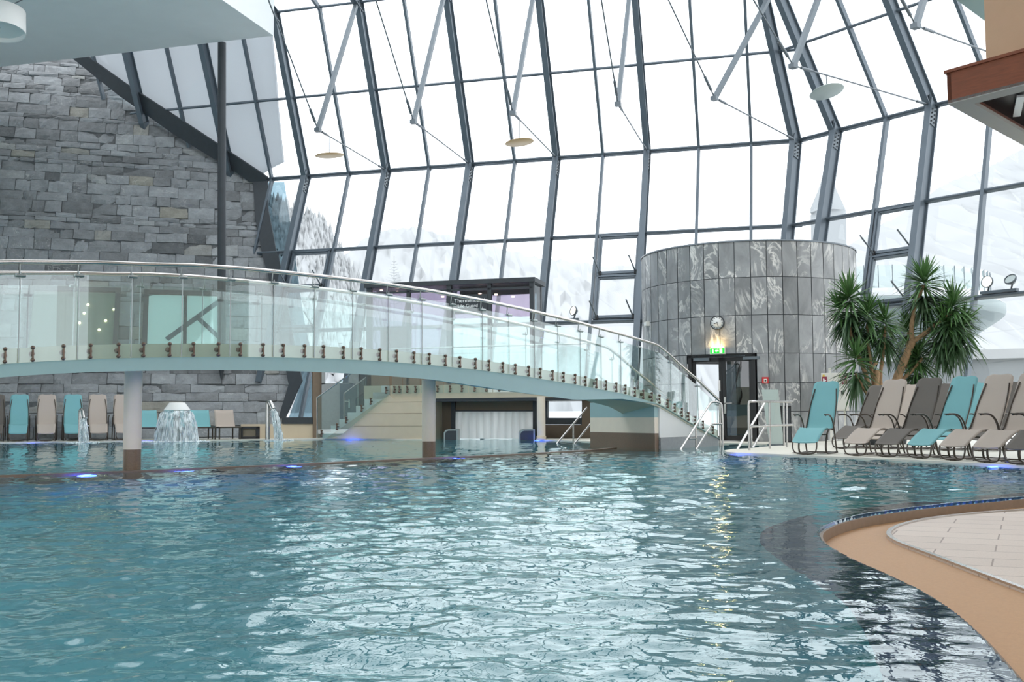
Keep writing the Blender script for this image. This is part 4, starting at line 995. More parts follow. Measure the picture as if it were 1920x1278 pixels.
def cr_(pts, n=5):
    out = []
    P = [A(*p) for p in pts]; P = [2 * P[0] - P[1]] + P + [2 * P[-1] - P[-2]]
    for i in range(1, len(P) - 2):
        for k in range(n):
            t = k / n; a, b, c, d = P[i - 1:i + 3]; out.append(.5 * ((2 * b) + (c - a) * t + (2 * a - 5 * b + 4 * c - d) * t * t + (3 * b - a - 3 * c + d) * t ** 3))
    return out + [P[-2]]
def lounger(fab, label, group):
    t = thing('rocking_lounger', label, 'lounger', (0, 0, 0), 0, group)
    pf = cr_([(0, .215), (.19, .335), (.385, .435), (.46, .45)], 4)
    ps = cr_([(.46, .45), (.6, .432), (.74, .435), (.80, .475), (.88, .62), (.98, .82), (1.08, 1.0), (1.18, 1.20), (1.215, 1.262)], 6)
    mb = MB(); sheet(mb, pf, lambda f: .43 + .04 * f); mb.build('footrest', fab, t, local=True)
    def wb(f):
        w = .47 if f < .45 else .47 + .03 * math.sin((f - .45) / .55 * 2.4) - .07 * max(0, (f - .6) / .4)
        if f > .84: u = (f - .84) / .16; w -= .25 * (1 - math.sqrt(max(0, 1 - u * u * .985)))
        return w
    mb = MB(); sheet(mb, ps, wb); mb.build('sling_back', fab, t, local=True)
    mb = MB(); hw = .205; loop = cr_([(-hw, .01, .215), (-hw, -.005, .12), (-hw + .03, .0, .045), (-hw + .1, .01, .02), (0, .012, .016), (hw - .1, .01, .02), (hw - .03, .0, .045), (hw, -.005, .12), (hw, .01, .215)], 4)
    mb.tube(loop, .0125, 8); mb.box((0, .012, .014), .09, .035, .03); mb.build('foot_loop', 'tube', t, local=True)
    for sx in (-1, 1):
        x = sx * .265
        mb = MB(); mb.tube(cr_([(x, .30, .655), (x, .40, .668), (x, .52, .655), (x, .62, .60), (x, .69, .50), (x, .74, .36), (x, .79, .2), (x, .83, .06), (x, .87, .02)], 4), .0135, 8); mb.box((x, .35, .668), .04, .14, .016); mb.build('armrest', 'tube', t, local=True)
        mb = MB(); x2 = sx * .235; mb.tube(cr_([(x2, .74, .42), (x2, .6, .415), (x2, .47, .36), (x2, .40, .24), (x2, .37, .12), (x2, .40, .035), (x2, .5, .015), (x2, .68, .018), (x2, .87, .02)], 4), .0165, 8); mb.tube([A(sx * .21, .012, .03), A(sx * .215, .2, .02), A(x2, .42, .02)], .009, 6); mb.build('side_frame', 'tube', t, local=True)
    for ya, za, r_ in ((.72, .41, .012), (.44, .33, .011), (.87, .02, .012)):
        mb = MB(); mb.tube([A(-.25, ya, za), A(.25, ya, za)], r_, 8); mb.build('cross_bar', 'tube', t, local=True)
    for sx in (-1, 1):
        mb = MB(); mb.tube(cr_([(sx * .235, .46, .43), (sx * .24, .72, .42), (sx * .238, .86, .6), (sx * .225, 1.0, .87), (sx * .19, 1.13, 1.12)], 4), .011, 8); mb.build('sling_tube', 'tube', t, local=True)
    return t
proto = {}
gL = {'turq': 'turquoise', 'beige_f': 'beige', 'dark_f': 'dark grey'}
def put(fab, px, py, az, label, group, scale=1.):
    p = G(px, py)
    if fab not in proto:
        o = lounger(fab, label, group); o.location = tuple(p); o.rotation_euler = (0, 0, -math.radians(az)); o.scale = (scale,) * 3; proto[fab] = o; return o
    return dup(proto[fab], p, -math.radians(az), label, group, scale)
gF, gB, gW = 'rocking loungers in front row by the pool', 'rocking loungers in the second row', 'rocking loungers along the stone wall'
put('turq', 1509, 852.3, 35, 'turquoise rocking lounger at the pool edge in front of the fire hose cabinet', gF)
put('beige_f', 1604, 854.5, 52, 'beige rocking lounger in the front row between the first turquoise and the dark grey one', gF)
put('dark_f', 1663, 857, 55, 'dark grey rocking lounger in the front row between beige and turquoise ones', gF)
put('turq', 1724, 859.8, 57, 'turquoise rocking lounger in the front row between dark grey and beige ones', gF)
put('beige_f', 1786, 863.3, 58, 'beige rocking lounger in the front row just past the second turquoise one', gF)
put('beige_f', 1850, 867.6, 58, 'beige rocking lounger in the front row, last but one before the picture edge', gF)
put('dark_f', 1912, 871.5, 58, 'dark grey rocking lounger ending the front row, cut by the picture edge', gF)
put('dark_f', 1577, 841, 56, 'dark grey rocking lounger in the second row nearest the fire hose cabinet', gB)
put('beige_f', 1640, 842, 57, 'beige rocking lounger in the second row between the front beige and dark grey ones', gB)
put('dark_f', 1706, 843.3, 58, 'dark grey rocking lounger in the second row peeking past the front dark grey one', gB)
put('turq', 1772, 844.7, 58, 'turquoise rocking lounger in the second row behind the front turquoise one', gB)
put('dark_f', 1838, 846, 58, 'dark grey rocking lounger in the second row at the picture edge', gB)
sc_l = 1.14; azl = -16
def edge_at(x, o):
    v_ = onl(eA, dirL, x); k_ = nrm(v_[:2] - CAM[:2]); d_ = A(k_[0], k_[1], 0); return v_ + d_ * (o / (d_ @ back))
def putL(fab, x, label): return dup(proto[fab], edge_at(x, .28), -math.radians(-23.5), label, gW, sc_l)
putL('dark_f', -14, 'dark grey rocking lounger by the stone wall, cut by the picture edge')
putL('turq', 33, 'turquoise rocking lounger by the stone wall next to the dark grey one')
putL('beige_f', 86, 'beige rocking lounger by the stone wall between two turquoise ones')
putL('turq', 137, 'turquoise rocking lounger by the stone wall behind the curved water spout')
putL('beige_f', 185, 'beige rocking lounger by the stone wall between the spout and the bridge column')
putL('beige_f', 233, 'beige rocking lounger by the stone wall half hidden by the bridge column')
# low armless loungers
def low_lounger(fab, label, loc, rz):
    t = thing('low_lounger', label, 'lounger', loc, rz, 'low loungers by the fountain')
    mb = MB(); sheet(mb, cr_([(0, .40), (.3, .40), (.62, .39)], 3), lambda f: .62); mb.build('seat', fab, t, local=True)
    mb = MB(); sheet(mb, cr_([(.62, .39), (.75, .62), (.9, .93)], 3), lambda f: .62 - .02 * f); mb.build('backrest', fab, t, local=True)
    mb = MB()
    for sx in (-1, 1): mb.box((sx * .33, .5, .375), .035, 1.1, .045)
    mb.box((0, -.02, .375), .69, .04, .045); mb.box((0, 1.03, .375), .69, .04, .045); mb.build('frame', 'tube', t, local=True)
    for sx in (-1, 1):
        for y in (.02, 1.0): mb = MB(); mb.box((sx * .32, y, .18), .04, .04, .36); mb.build('leg', 'tube', t, local=True)
    return t
for x, fab, lb in ((283, 'turq', 'low turquoise lounger between the bridge column and the fountain'), (336, 'turq', 'low turquoise lounger hidden behind the mushroom fountain'), (384, 'turq', 'low turquoise lounger just past the fountain, next to the beige one'), (431, 'beige_f', 'low beige lounger past the fountain')):
    low_lounger(fab, lb, edge_at(x, .3), math.radians(28))
b = edge_at(467, .75); t = thing('side_table', 'black low box table beside the low beige lounger', 'side table', b, math.radians(16))
mb = MB()
for c_, sx, sz in (((0, 0, .04), .64, .08), ((0, 0, .35), .64, .08), ((-.26, 0, .195), .12, .39), ((.26, 0, .195), .12, .39)): mb.box(c_, sx, .4, sz)
mb.build('body', 'black', t, local=True); mb = MB(); mb.box((0, .05, .195), .42, .02, .25); mb.build('inner_panel', 'sand', t, local=True)
# ------------------------------------------------------------------ fountain and spouts
fb = edge_at(331, -1.0) * A(1, 1, 0); t = thing('mushroom_fountain', 'white topped fountain pouring a bell of water into the far pool', 'fountain', fb)
q_ = fb[1] / F; zc = atY(331, 769, fb[1])[2]; ztp = atY(331, 754.5, fb[1])[2]
mb = MB(); mb.lathe([(.0001, ztp), (14 * q_, ztp), (15 * q_, ztp - .02), (24 * q_, zc + .015), (24.5 * q_, zc), (.0001, zc)], A(fb[0], fb[1], 0), 40); mb.build('cap', 'white', t)
mb = MB(); mb.cyl(A(fb[0], fb[1], BOT), A(fb[0], fb[1], zc), .1, 16); mb.build('stem', 'chrome', t)
def curt(u, v):
    a = 2 * math.pi * u; k = v ** .55; r = (23.5 + 16 * k) * q_; z = zc * (1 - v ** 1.0) - .01
    r *= 1 + .03 * math.sin(a * 23 + 2 * v) * v + .02 * math.sin(a * 41 + 5 * v); return A(fb[0] + r * math.cos(a), fb[1] + r * math.sin(a), z)
mb = MB(); mb.grid(curt, 160, 14)
mb.build('water_curtain', 'spray', t)
mb = MB(); rf = random.Random(9)
for i in range(150):
    a = rf.random() * 6.283; v0 = rf.random() * .7; v1 = min(1, v0 + rf.uniform(.1, .3)); o_ = rf.uniform(.0, .04)
    pts = [curt(a / 6.283, v0 + (v1 - v0) * k / 4) * A(1, 1, 1) + A(math.cos(a), math.sin(a), 0) * o_ for k in range(5)]; mb.tube(pts, [.003, .008, .009, .007, .002], 5)
w_ = mb.build('water_strands', 'foam', t); w_['kind'] = 'stuff'
def foam(name, c, r, n, parent, hh=.05):
    mb = MB(); rf = random.Random(int(c[0] * 100))
    for i in range(n):
        a = rf.random() * 6.283; d = r * math.sqrt(rf.random()); s_ = rf.uniform(.015, .05); mb.lathe([(.0001, -s_ * .4), (s_, 0), (s_ * .6, s_ * hh * 9), (.0001, s_ * hh * 12)], c + A(math.cos(a) * d * 1.3, math.sin(a) * d, .005), 7)
    o = mb.build(name, 'foam', parent); o['kind'] = 'stuff'
foam('splash_foam', A(fb[0], fb[1], 0), .75, 220, t)
def spout(x, ybase, ytop, nx, ny, fx, label):
    b = edge_at(x, -.16) * A(1, 1, 0); Y = b[1]; t = thing('water_spout', label, 'water spout', b); rad = 4.6 * Y / F
    top = atY(x + 1, ytop, Y); nz = atY(nx, ny, Y - .25); 
    pts = smooth([A(b[0], b[1], -.5), A(b[0], b[1], top[2] - .22), A(top[0], Y, top[2] - .02), top * .6 + nz * .4 + Z * .05, nz], 2); mb = MB(); mb.tube(pts, rad, 14); mb.build('pipe', 'chrome', t)
    e = edge_at(fx, -.6) * A(1, 1, 0); mb = MB(); rf = random.Random(x)
    for i in range(26):
        j = A(rf.uniform(-.06, .06), rf.uniform(-.06, .06), 0); q0 = nz + j * .8; q1 = A(e[0], Y - .5, 0) + j * 2.2
        pp = [q0 + (q1 - q0) * A(f_ ** .8, f_ ** .8, f_ ** 1.25) + A(rf.uniform(-.02, .02), 0, 0) for f_ in np.linspace(0, 1, 7)]; mb.tube(pp, [.02, .022, .024, .02, .024, .02, .012], 6)
    w = mb.build('water_jet', 'spray', t)
    mb = MB()
    for i in range(60):
        f_ = rf.random(); q = nz + (A(e[0], Y - .5, 0) - nz) * A(f_ ** .8, f_ ** .8, f_ ** 1.25) + A(rf.gauss(0, .07), rf.gauss(0, .05), rf.gauss(0, .04)); mb.sphere(q, rf.uniform(.006, .018), 6)
    d_ = mb.build('water_drops', 'foam', t); d_['kind'] = 'stuff'
    foam('splash_foam', A(e[0], Y - .5, 0), .35, 90, t)
spout(151, 826, 767, 156, 785, 159, 'curved steel water spout in front of the turquoise lounger by the wall')
spout(502, 824.5, 751, 512, 767, 524, 'curved steel water spout beside the dark corner panel')
# blue pool lamps on the basin walls
def pool_lamp(x, y, z, n, label):
    p = gz(x, y, z); t = thing('pool_lamp', label, 'underwater lamp', p); n = nrm(n)
    mb = MB(); mb.lathe([(.13, -.02), (.13, .02), (.1, .025)], p, 20, ax=n, caps=False); mb.build('ring', 'chrome', t)
    mb = MB(); mb.lathe([(.0001, .02), (.1, .02), (.0001, .028)], p, 20, ax=n); mb.build('lens', 'led_blue', t)
def blue(q, n, e):
    l = bpy.data.lights.new('pool_lamp_light', 'POINT'); l.energy = e; l.color = (.04, .1, 1); l.shadow_soft_size = .09; o = bpy.data.objects.new('pool_lamp_light', l); C.objects.link(o); o.location = tuple(q + nrm(n) * .16)
ln = A(.7, -.7, 0)
for x, y, dxy, lb in ((535, 869.3, 0, 'blue underwater lamp on the brown pool divider between the bridge columns'), (150, 885.6, 0, 'blue underwater lamp on the brown pool divider before the first bridge column'), (330, 878, 0, 'blue underwater lamp on the brown pool divider just past the first bridge column'), (840, 855.4, 0, 'blue underwater lamp on the brown pool divider just past the second bridge column')):
    p = gz(x, y, .02); q = A(p[0], p[1], -.22) + ln * .13; t = thing('pool_lamp', lb, 'underwater lamp', q)
    mb = MB(); mb.lathe([(.13, -.02), (.13, .02), (.1, .025)], q, 20, ax=ln, caps=False); mb.build('ring', 'chrome', t)
    mb = MB(); mb.lathe([(.0001, .02), (.1, .02), (.0001, .028)], q, 20, ax=ln); mb.build('lens', 'led_blue', t); blue(q, ln, 7)
for x, y, n_, lb in ((1376, 848.2, A(-.3, -1, 0), 'blue underwater lamp at the rounded tip of the cream deck'), (60, 828.2, A(.3, -1, 0), 'blue underwater lamp under the deck edge by the turquoise lounger'), (270, 825.6, A(.3, -1, 0), 'blue underwater lamp under the deck edge by the fountain'), (655, 822.2, A(.3, -1, 0), 'blue underwater lamp below the tiled staircase'), (1010, 823.6, A(-.2, -1, 0), 'blue underwater lamp beside the channel column'), (1860, 869, A(-.4, -1, 0), 'blue underwater lamp under the deck edge by the last loungers')):
    p = G(x, y); q = A(p[0], p[1], -.2) + nrm(n_) * .04; t = thing('pool_lamp', lb, 'underwater lamp', q)
    mb = MB(); mb.lathe([(.13, -.02), (.13, .02), (.1, .025)], q, 20, ax=n_, caps=False); mb.build('ring', 'chrome', t)
    mb = MB(); mb.lathe([(.0001, .02), (.1, .02), (.0001, .028)], q, 20, ax=n_); mb.build('lens', 'led_blue', t); blue(q, n_, 9)
# ------------------------------------------------------------------ raised platform, stair, channel
PA = A(*atY(690, 780, 33.1)[:2], 0); PB = A(*atY(1012, 780, 31.3)[:2], 0); px_ = nrm(PB - PA); pb_ = np.cross(Z, px_); pb_ = pb_ if pb_[1] > 0 else -pb_
def onP(x, y, o=0.):      # point on the platform front plane
    return pl(x, y, PA - pb_ * o, pb_)
def poly_px(pts, o=0.): return [onP(x, y, o) for x, y in pts]
zPl = onP(760, 722)[2]; zPb = onP(800, 747)[2]
mb = MB(); a, b = onP(682, 747), onP(1105, 747); a = A(a[0], a[1], zPb); L_ = np.linalg.norm((b - a)[:2])
mb.obox(a, px_ * L_, Z * (zPl - zPb), pb_ * 2.6); struct('floor_platform', mb, 'sand')
mb = MB(); a = onP(757, 753); mb.obox(A(a[0], a[1], zPb - .09) + pb_ * .05, px_ * (L_ * .78), Z * .09, pb_ * 2.4); struct('ceiling_channel', mb, 'dark')
# stair
stp = [(609, 822), (609, 809), (615, 809), (615, 797), (631, 797), (631, 785.5), (647.5, 785.5), (647.5, 773), (664, 773), (664, 760), (681, 760), (681, 747), (698, 747), (698, 736), (715, 736), (715, 722.5), (740, 722.5), (740, 747), (757, 747), (795, 750), (795, 822.5)]
t = thing('staircase', 'sand tiled staircase climbing to the lifeguard platform', 'stairs', onP(700, 822))
mb = MB(); st_ = poly_px([(609, 822), (640, 822), (740, 748), (740, 722.5)] + stp[15:0:-1]); 
base = onP(609, 822)
def up8(i): return .03 + (zPl - .03) * i / 8
u_of = lambda x: (onP(x, 780) - PA) @ px_
pt_ = lambda u, z, o=0.: PA + px_ * u + Z * z - pb_ * o
for i in range(8):
    u0 = u_of(605) + (u_of(715) - u_of(605)) * i / 7.; u1 = u_of(715) + .3
    mb.obox(pt_(u0, up8(i)), px_ * (u1 - u0), Z * (up8(i + 1) - up8(i)), pb_ * 1.25)
mb.build('steps', 'cream', t)
mb = MB(); mb.prism([pt_(u_of(612), .03, .05), pt_(u_of(795), .03, .05), pt_(u_of(795), zPb, .05), pt_(u_of(740), zPb, .05), pt_(u_of(730), zPl - .28, .05)], -pb_ * .0 + pb_ * .04)
mb.build('side_wall', 'sand', t)
for zz in (.42, .80, 1.15):
    mb = MB(); mb.obox(pt_(u_of(640 + zz * 60), zz, .055), px_ * (u_of(794) - u_of(640 + zz * 60)), Z * .008, pb_ * .01); mb.build('tile_joint', 'brown_wall', t)
mb = MB(); mb.obox(pt_(u_of(795), .0, .05), px_ * .05, Z * zPb, pb_ * 2.2); mb.build('return_wall', 'sand', t)
def guard(name, label, pts_px, rail_px, o, clamps, cat='railing'):
    t = thing(name, label, cat, onP(pts_px[0][0], pts_px[0][1], o))
    mb = MB(); mb.prism(poly_px(pts_px, o), pb_ * .015); mb.build('glass_panel', 'teal_glass', t)
    mb = MB(); mb.tube(poly_px(rail_px, o), .022, 8); mb.build('handrail', 'chrome', t)
    for x, y in clamps:
        mb = MB(); c = onP(x, y, o)
        for dz in (.08, -.08): mb.lathe([(.0001, -.02), (.03, -.02), (.03, .03), (.0001, .03)], c + Z * dz, 10, ax=-pb_)
        mb.cbox(c - pb_ * .02, px_ * .035, pb_ * .012, Z * .16); mb.lathe([(.025, 0), (.025, .1)], c, 8, ax=pb_); mb.build('glass_clamp', 'bronze', t)
    return t
guard('stair_guard', 'teal glass stair railing with clamps along the pool side of the staircase', [(595, 745), (657, 700), (730, 662), (730, 740), (640, 815), (618, 821), (595, 821)], [(594.5, 821), (594.5, 745), (656, 701), (730, 655)], .12, [(603, 812), (632, 799.5), (649, 787), (678, 765), (695, 752), (724, 731)])
t = thing('stair_guard', 'inner handrail and glass rising on the far side of the staircase', 'railing', pt_(u_of(645), .3, -1.3))
mb = MB(); mb.tube([pl(645, 785, PA + pb_ * 1.2, pb_), pl(645, 737, PA + pb_ * 1.2, pb_), pl(700, 697, PA + pb_ * 1.2, pb_)], .022, 8); mb.build('handrail', 'chrome', t)
mb = MB(); mb.prism([pl(x, y, PA + pb_ * 1.2, pb_) for x, y in ((645, 785), (645, 738), (700, 699), (700, 750))], pb_ * .015); mb.build('glass_panel', 'teal_glass', t)
t = thing('platform_guard', 'teal glass railing along the lifeguard platform front', 'railing', onP(900, 722, .06))
xs_ = [736, 757, 790, 834, 880, 926, 972, 1018, 1064, 1110]
ztop_ = onP(960, 648)[2]
for a, b in zip(xs_, xs_[1:]):
    ua, ub = u_of(a) + .015, u_of(b) - .015; mb = MB(); mb.obox(pt_(ua, onP(800, 737)[2], .09), px_ * (ub - ua), Z * (ztop_ - .08 - onP(800, 737)[2]), pb_ * .015); mb.build('glass_panel', 'teal_glass', t)
    for f_ in (.25, .75):
        c = pt_(ua + (ub - ua) * f_, onP(800, 729)[2], .09); mb = MB()
        for dz in (.08, -.08): mb.lathe([(.0001, -.02), (.032, -.02), (.032, .03), (.0001, .03)], c + Z * dz, 10, ax=-pb_)
        mb.cbox(c - pb_ * .02, px_ * .035, pb_ * .012, Z * .16); mb.lathe([(.025, 0), (.025, .09)], c, 8, ax=pb_); mb.build('glass_clamp', 'bronze', t)
mb = MB(); mb.tube([pt_(u_of(736), ztop_, .09), pt_(u_of(1112), ztop_, .09)], .024, 8); mb.build('handrail', 'chrome', t)
# channel column, curtain, rollers
b = gz(1015, 823.6, zD); t = thing('channel_column', 'round cream column with tiled foot ring under the platform', 'column', b); q_ = b[1] / F
mb = MB(); mb.cyl(b, A(b[0], b[1], zPb + .02), 7.8 * q_, 28); mb.build('shaft', 'column', t)
mb = MB(); mb.lathe([(8.9 * q_, 0), (8.9 * q_, .1), (7.8 * q_, .1)], b, 28, caps=False); mb.build('foot_ring', 'sand', t)
cY = 33.25; CP = atY(925, 780, cY)
def onC(x, y, o=0.): return pl(x, y, CP - NO * o, NO)
mb = MB(); mb.prism([onC(790, 746), onC(852, 746), onC(852, 830), onC(790, 830)], NO * .3); mb.prism([onC(848, 746, .05), onC(1002, 746, .05), onC(1002, 769.5, .05), onC(848, 769.5, .05)], NO * .25); struct('wall_channel', mb, 'brown_wall')
mb = MB(); mb.prism([onC(846, 752, .1), onC(853, 752, .1), onC(853, 826, .1), onC(846, 826, .1)], NO * .1); mb.prism([onC(999, 752, .1), onC(1006, 752, .1), onC(1006, 826, .1), onC(999, 826, .1)], NO * .1); mb.prism([onC(846, 769, .12), onC(1006, 769, .12), onC(1006, 771, .12), onC(846, 771, .12)], NO * .1)
struct('trim_3', mb, 'dark')
t = thing('strip_curtain', 'milky plastic strip curtain closing the swim channel', 'curtain', onC(925, 821))
rc = random.Random(2)
for i in range(11):
    xa = 853 + i * 13.3; xb = xa + 13.9; mb = MB(); o_ = .03 * (i % 2); 
    def sf(u, v): p = onC(xa + (xb - xa) * u, 770 + 52 * v, .02 + o_ + .03 * math.sin(u * 3.14) + .02 * math.sin(v * 4 + i)); return p
    mb.grid(sf, 6, 8); mb.build('curtain_strip', 'strip', t)
for x0, x1, lb in ((832, 858, 'chrome edged roller at the start of the swim channel'), (973, 1003, 'chrome edged roller beside the channel column')):
    c = onC((x0 + x1) / 2, 824, 1.6); q_ = c[1] / F; c = A(c[0], c[1], 0); t = thing('channel_bumper', lb, 'bumper', c); w_ = (x1 - x0) * q_; h_ = 20 * q_
    pr = [A(0, 0, 0), A(0, 0, h_ * .7), A(w_ * .12, 0, h_ * .93), A(w_ * .3, 0, h_), A(w_, 0, h_), A(w_, 0, 0)]
    mb = MB(); mb.prism([c + A(-w_ / 2, 0, 0) + p for p in pr], A(0, 1.3, 0)); mb.build('body', 'post_steel', t)
    mb = MB(); mb.prism([c + A(-w_ / 2 + w_ * .1, -.01, 0) + p * A(.8, 1, .88) for p in pr], A(0, .02, 0)); mb.build('front_plate', 'dark', t)
# wall with window right of the channel column
mb = MB(); mb.prism([onC(1006, 796), onC(1095, 796), onC(1095, 826), onC(1006, 826)], NO * .25); mb.prism([onC(1091, 745, .1), onC(1112, 745, .1), onC(1112, 826, .1), onC(1091, 826, .1)], NO * .25); struct('wall_right', mb, ['brown_wall'])
wn[0] += 1; t = bpy.data.objects.new('window_%d' % wn[0], None); C.objects.link(t); t['kind'] = 'structure'; t.location = tuple(onC(1050, 790)); WORLD[t.name] = tuple(onC(1050, 790))
mb = MB(); mb.prism([onC(1018, 783, .05), onC(1092, 783, .05), onC(1092, 795.5, .05), onC(1018, 795.5, .05)], NO * .3); mb.prism([onC(1018, 748, .05), onC(1026, 748, .05), onC(1026, 784, .05), onC(1018, 784, .05)], NO * .2); mb.build('window_frame', 'dark', t)
mb = MB(); mb.prism([onC(1026, 745, -.02), onC(1091, 745, -.02), onC(1091, 784, -.02), onC(1026, 784, -.02)], NO * .02); mb.build('glass_pane', 'pane', t)
# low sand wall, brown post and grey door left of the stair
LP = atY(560, 780, 34.9)
def onW(x, y, o=0.): return pl(x, y, LP - nw * A(1, 1, 0) * -o, nrm(nw * A(1, 1, 0)))
mb = MB(); nn_ = nrm(nw * A(1, 1, 0)); mb.prism([onW(452, 795), onW(590, 794), onW(590, 823), onW(452, 824)], -nn_ * .3); struct('wall_low', mb, 'sand')
mb = MB(); mb.prism([onW(530, 782, .05), onW(592, 782, .05), onW(592, 794.5, .05), onW(530, 794.5, .05)], -nn_ * .3); struct('trim_4', mb, 'dark')
mb = MB(); mb.prism([onW(587, 690, .1), onW(603, 690, .1), onW(603, 823, .1), onW(587, 823, .1)], -nn_ * .4); tag(mb.build('entrance_post', 'brown_wall'), 'dark brown post at the foot of the tiled staircase', 'post')
GP = atY(640, 780, 34.9)
gq = lambda x, y, o=0.: pl(x, y, GP - A(0, 1, 0) * o, A(0, 1, 0))
mb = MB(); mb.prism([gq(603, 718), gq(662, 718), gq(662, 822), gq(603, 822)], A(0, .1, 0)); mb.prism([gq(603, 640), gq(609, 640), gq(609, 720), gq(603, 720)], A(0, .1, 0)); mb.prism([gq(655, 640), gq(672, 640), gq(672, 822), gq(655, 822)], A(0, .1, 0)); struct('wall_entrance', mb, 'grey_base')
door = bpy.data.objects.new('door_2', None); C.objects.link(door); door['kind'] = 'structure'; door.location = tuple(gq(647, 822)); WORLD[door.name] = tuple(gq(647, 822))
mb = MB(); mb.prism([gq(637, 719, .03), gq(669, 719, .03), gq(669, 821, .03), gq(637, 821, .03)], A(0, .04, 0)); mb.build('door_leaf', 'steel', door)
mb = MB(); c = gq(654.5, 752, .08); mb.tube([c, c + A(0, -.05, 0), c + A(-.14, -.05, 0)], .014, 8); mb.cbox(c - Z * .08 + A(0, .03, 0), A(.04, 0, 0), A(0, .02, 0), Z * .28); mb.build('door_handle', 'chrome', door)
for x0, x1, lb in ((669, 682, 'dark leaning steel prop behind the staircase handrail'), (684, 696, 'second dark leaning steel prop under the lifeguard cabin')):
    mb = MB(); mb.prism([pl(x, y, PA + pb_ * 1.6, pb_) for x, y in ((x0 - 3, 762), (x1 - 3, 762), (x1 + 2, 690), (x0 + 2, 690))], pb_ * .2); tag(mb.build('steel_prop', 'dark'), lb, 'prop')
# ------------------------------------------------------------------ lifeguard cabin
CA = atY(688, 780, 34.4); CB = atY(998, 780, 33.0); cxd = nrm((CB - CA) * A(1, 1, 0)); cbd = np.cross(Z, cxd); cbd = cbd if cbd[1] > 0 else -cbd
def onK(x, y, o=0.): return pl(x, y, CA - cbd * o, cbd)
uK = lambda x: (onK(x, 600) - CA) @ cxd
kp = lambda u, z, o=0.: A(CA[0], CA[1], 0) + cxd * u + Z * z - cbd * o
zr0, zr1 = zPl, onK(860, 525)[2]; Lc = uK(998); dep = 1.35
cab = thing('lifeguard_cabin', 'dark framed lifeguard cabin with purple tinted glass on the raised platform', 'cabin', kp(Lc / 2, zPl, -.6))
mb = MB(); mb.obox(kp(-.1, zr1 - .14, .05), cxd * (Lc + .2), Z * .14, cbd * (dep + .1)); mb.build('roof', 'dark', cab)
zs0 = onK(850, 597)[2]
for x0, x1 in ((687, 696), (762, 768), (837, 846), (914, 921), (993, 1001)):
    mb = MB(); mb.obox(kp(uK(x0), zr0), cxd * (uK(x1) - uK(x0)), Z * (zr1 - .14 - zr0), cbd * .14); mb.build('frame_post', 'dark', cab)
mb = MB(); mb.obox(kp(Lc - .14, zr0, -dep + .14), cxd * .14, Z * (zr1 - .14 - zr0), cbd * .14); mb.build('frame_post', 'dark', cab)
mb = MB(); mb.obox(kp(0, zr1 - .34, .0), cxd * Lc, Z * .06, cbd * .12); mb.build('frame_rail', 'dark', cab)
for x0, x1, m_ in ((696, 762, 'purple_glass'), (768, 837, 'purple_glass'), (846, 914, 'purple_glass'), (921, 993, 'purple_glass')):
    zq_ = zs0 if x0 > 840 else zr0 + 1.0
    mb = MB(); mb.obox(kp(uK(x0), zq_, -.05), cxd * (uK(x1) - uK(x0)), Z * (zr1 - .14 - zq_), cbd * .02); mb.build('glass_pane', m_, cab)
    mb = MB(); mb.obox(kp(uK(x0), zr0 + .45, -.05), cxd * (uK(x1) - uK(x0)), Z * (zq_ - zr0 - .45), cbd * .02); mb.build('lower_pane', 'teal_glass', cab)
mb = MB(); mb.obox(kp(Lc - .03, zr0, -.14), cxd * .02, Z * (zr1 - .14 - zr0), cbd * (dep - .28)); mb.build('side_pane', 'blue_glass', cab)
mb = MB(); mb.obox(kp(0, zr0, .0), cxd * Lc * .62, Z * .45, cbd * .1); mb.build('plinth', 'brown_wall', cab)
mb = MB(); mb.obox(kp(uK(698), zr0 + .4, -.7), cxd * (uK(752) - uK(698)), Z * 1.55, cbd * .12); mb.build('curtain', 'brown_curtain', cab)
mb = MB(); mb.obox(kp(uK(846), onK(880, 548)[2], -.9), cxd * (uK(993) - uK(846)), Z * .35, cbd * .1); mb.build('ceiling_duct', 'dark', cab)
# sign
t = thing('cabin_sign', 'dark sign with white two line lettering on the lifeguard cabin', 'sign', kp(uK(880), onK(880, 592)[2], .03))
mb = MB(); mb.obox(kp(uK(847), onK(880, 588)[2], .03), cxd * (uK(914) - uK(847)), Z * (onK(880, 552)[2] - onK(880, 588)[2]), cbd * .03); mb.build('sign_board', 'dark', t)
dg = bpy.context.evaluated_depsgraph_get
def text(body, c, ax, size, parent, name, mat='text'):
    cu_ = bpy.data.curves.new(name, 'FONT'); cu_.body = body; cu_.size = size; cu_.align_x = 'CENTER'; cu_.align_y = 'CENTER'; cu_.extrude = .004
    tmp = bpy.data.objects.new('tmp', cu_); C.objects.link(tmp); me = bpy.data.meshes.new_from_object(tmp.evaluated_get(dg())); bpy.data.objects.remove(tmp)
    me.materials.clear(); me.materials.append(M[mat]); o = bpy.data.objects.new(name, me); C.objects.link(o); o.parent = parent
    ax = nrm(ax); nn = np.cross(ax, Z); m_ = Matrix(((ax[0], 0, nn[0], 0), (ax[1], 0, nn[1], 0), (ax[2], 1, nn[2], 0), (0, 0, 0, 1)))
    w = WORLD[parent.name]; o.matrix_local = Matrix.Translation((c[0] - w[0], c[1] - w[1], c[2] - w[2])) @ m_; return o
tw = uK(914) - uK(850)
text('Thermencoach', kp(uK(883), onK(883, 563.5)[2], .05), cxd, .175, t, 'lettering'); text('Life Guard', kp(uK(878), onK(878, 573.5)[2], .05), cxd, .155, t, 'lettering')
for x, y, lb in ((930, 553, ''), (962, 557, ''), (900, 552, ''), (830, 557, ''), (715, 545, ''), (745, 548, '')):
    mb = MB(); c = onK(x, y, -.6); mb.lathe([(.0001, 0), (.05, .0), (.05, .04), (.0001, .05)], c, 12); mb.build('warm_spot', 'spot', cab)
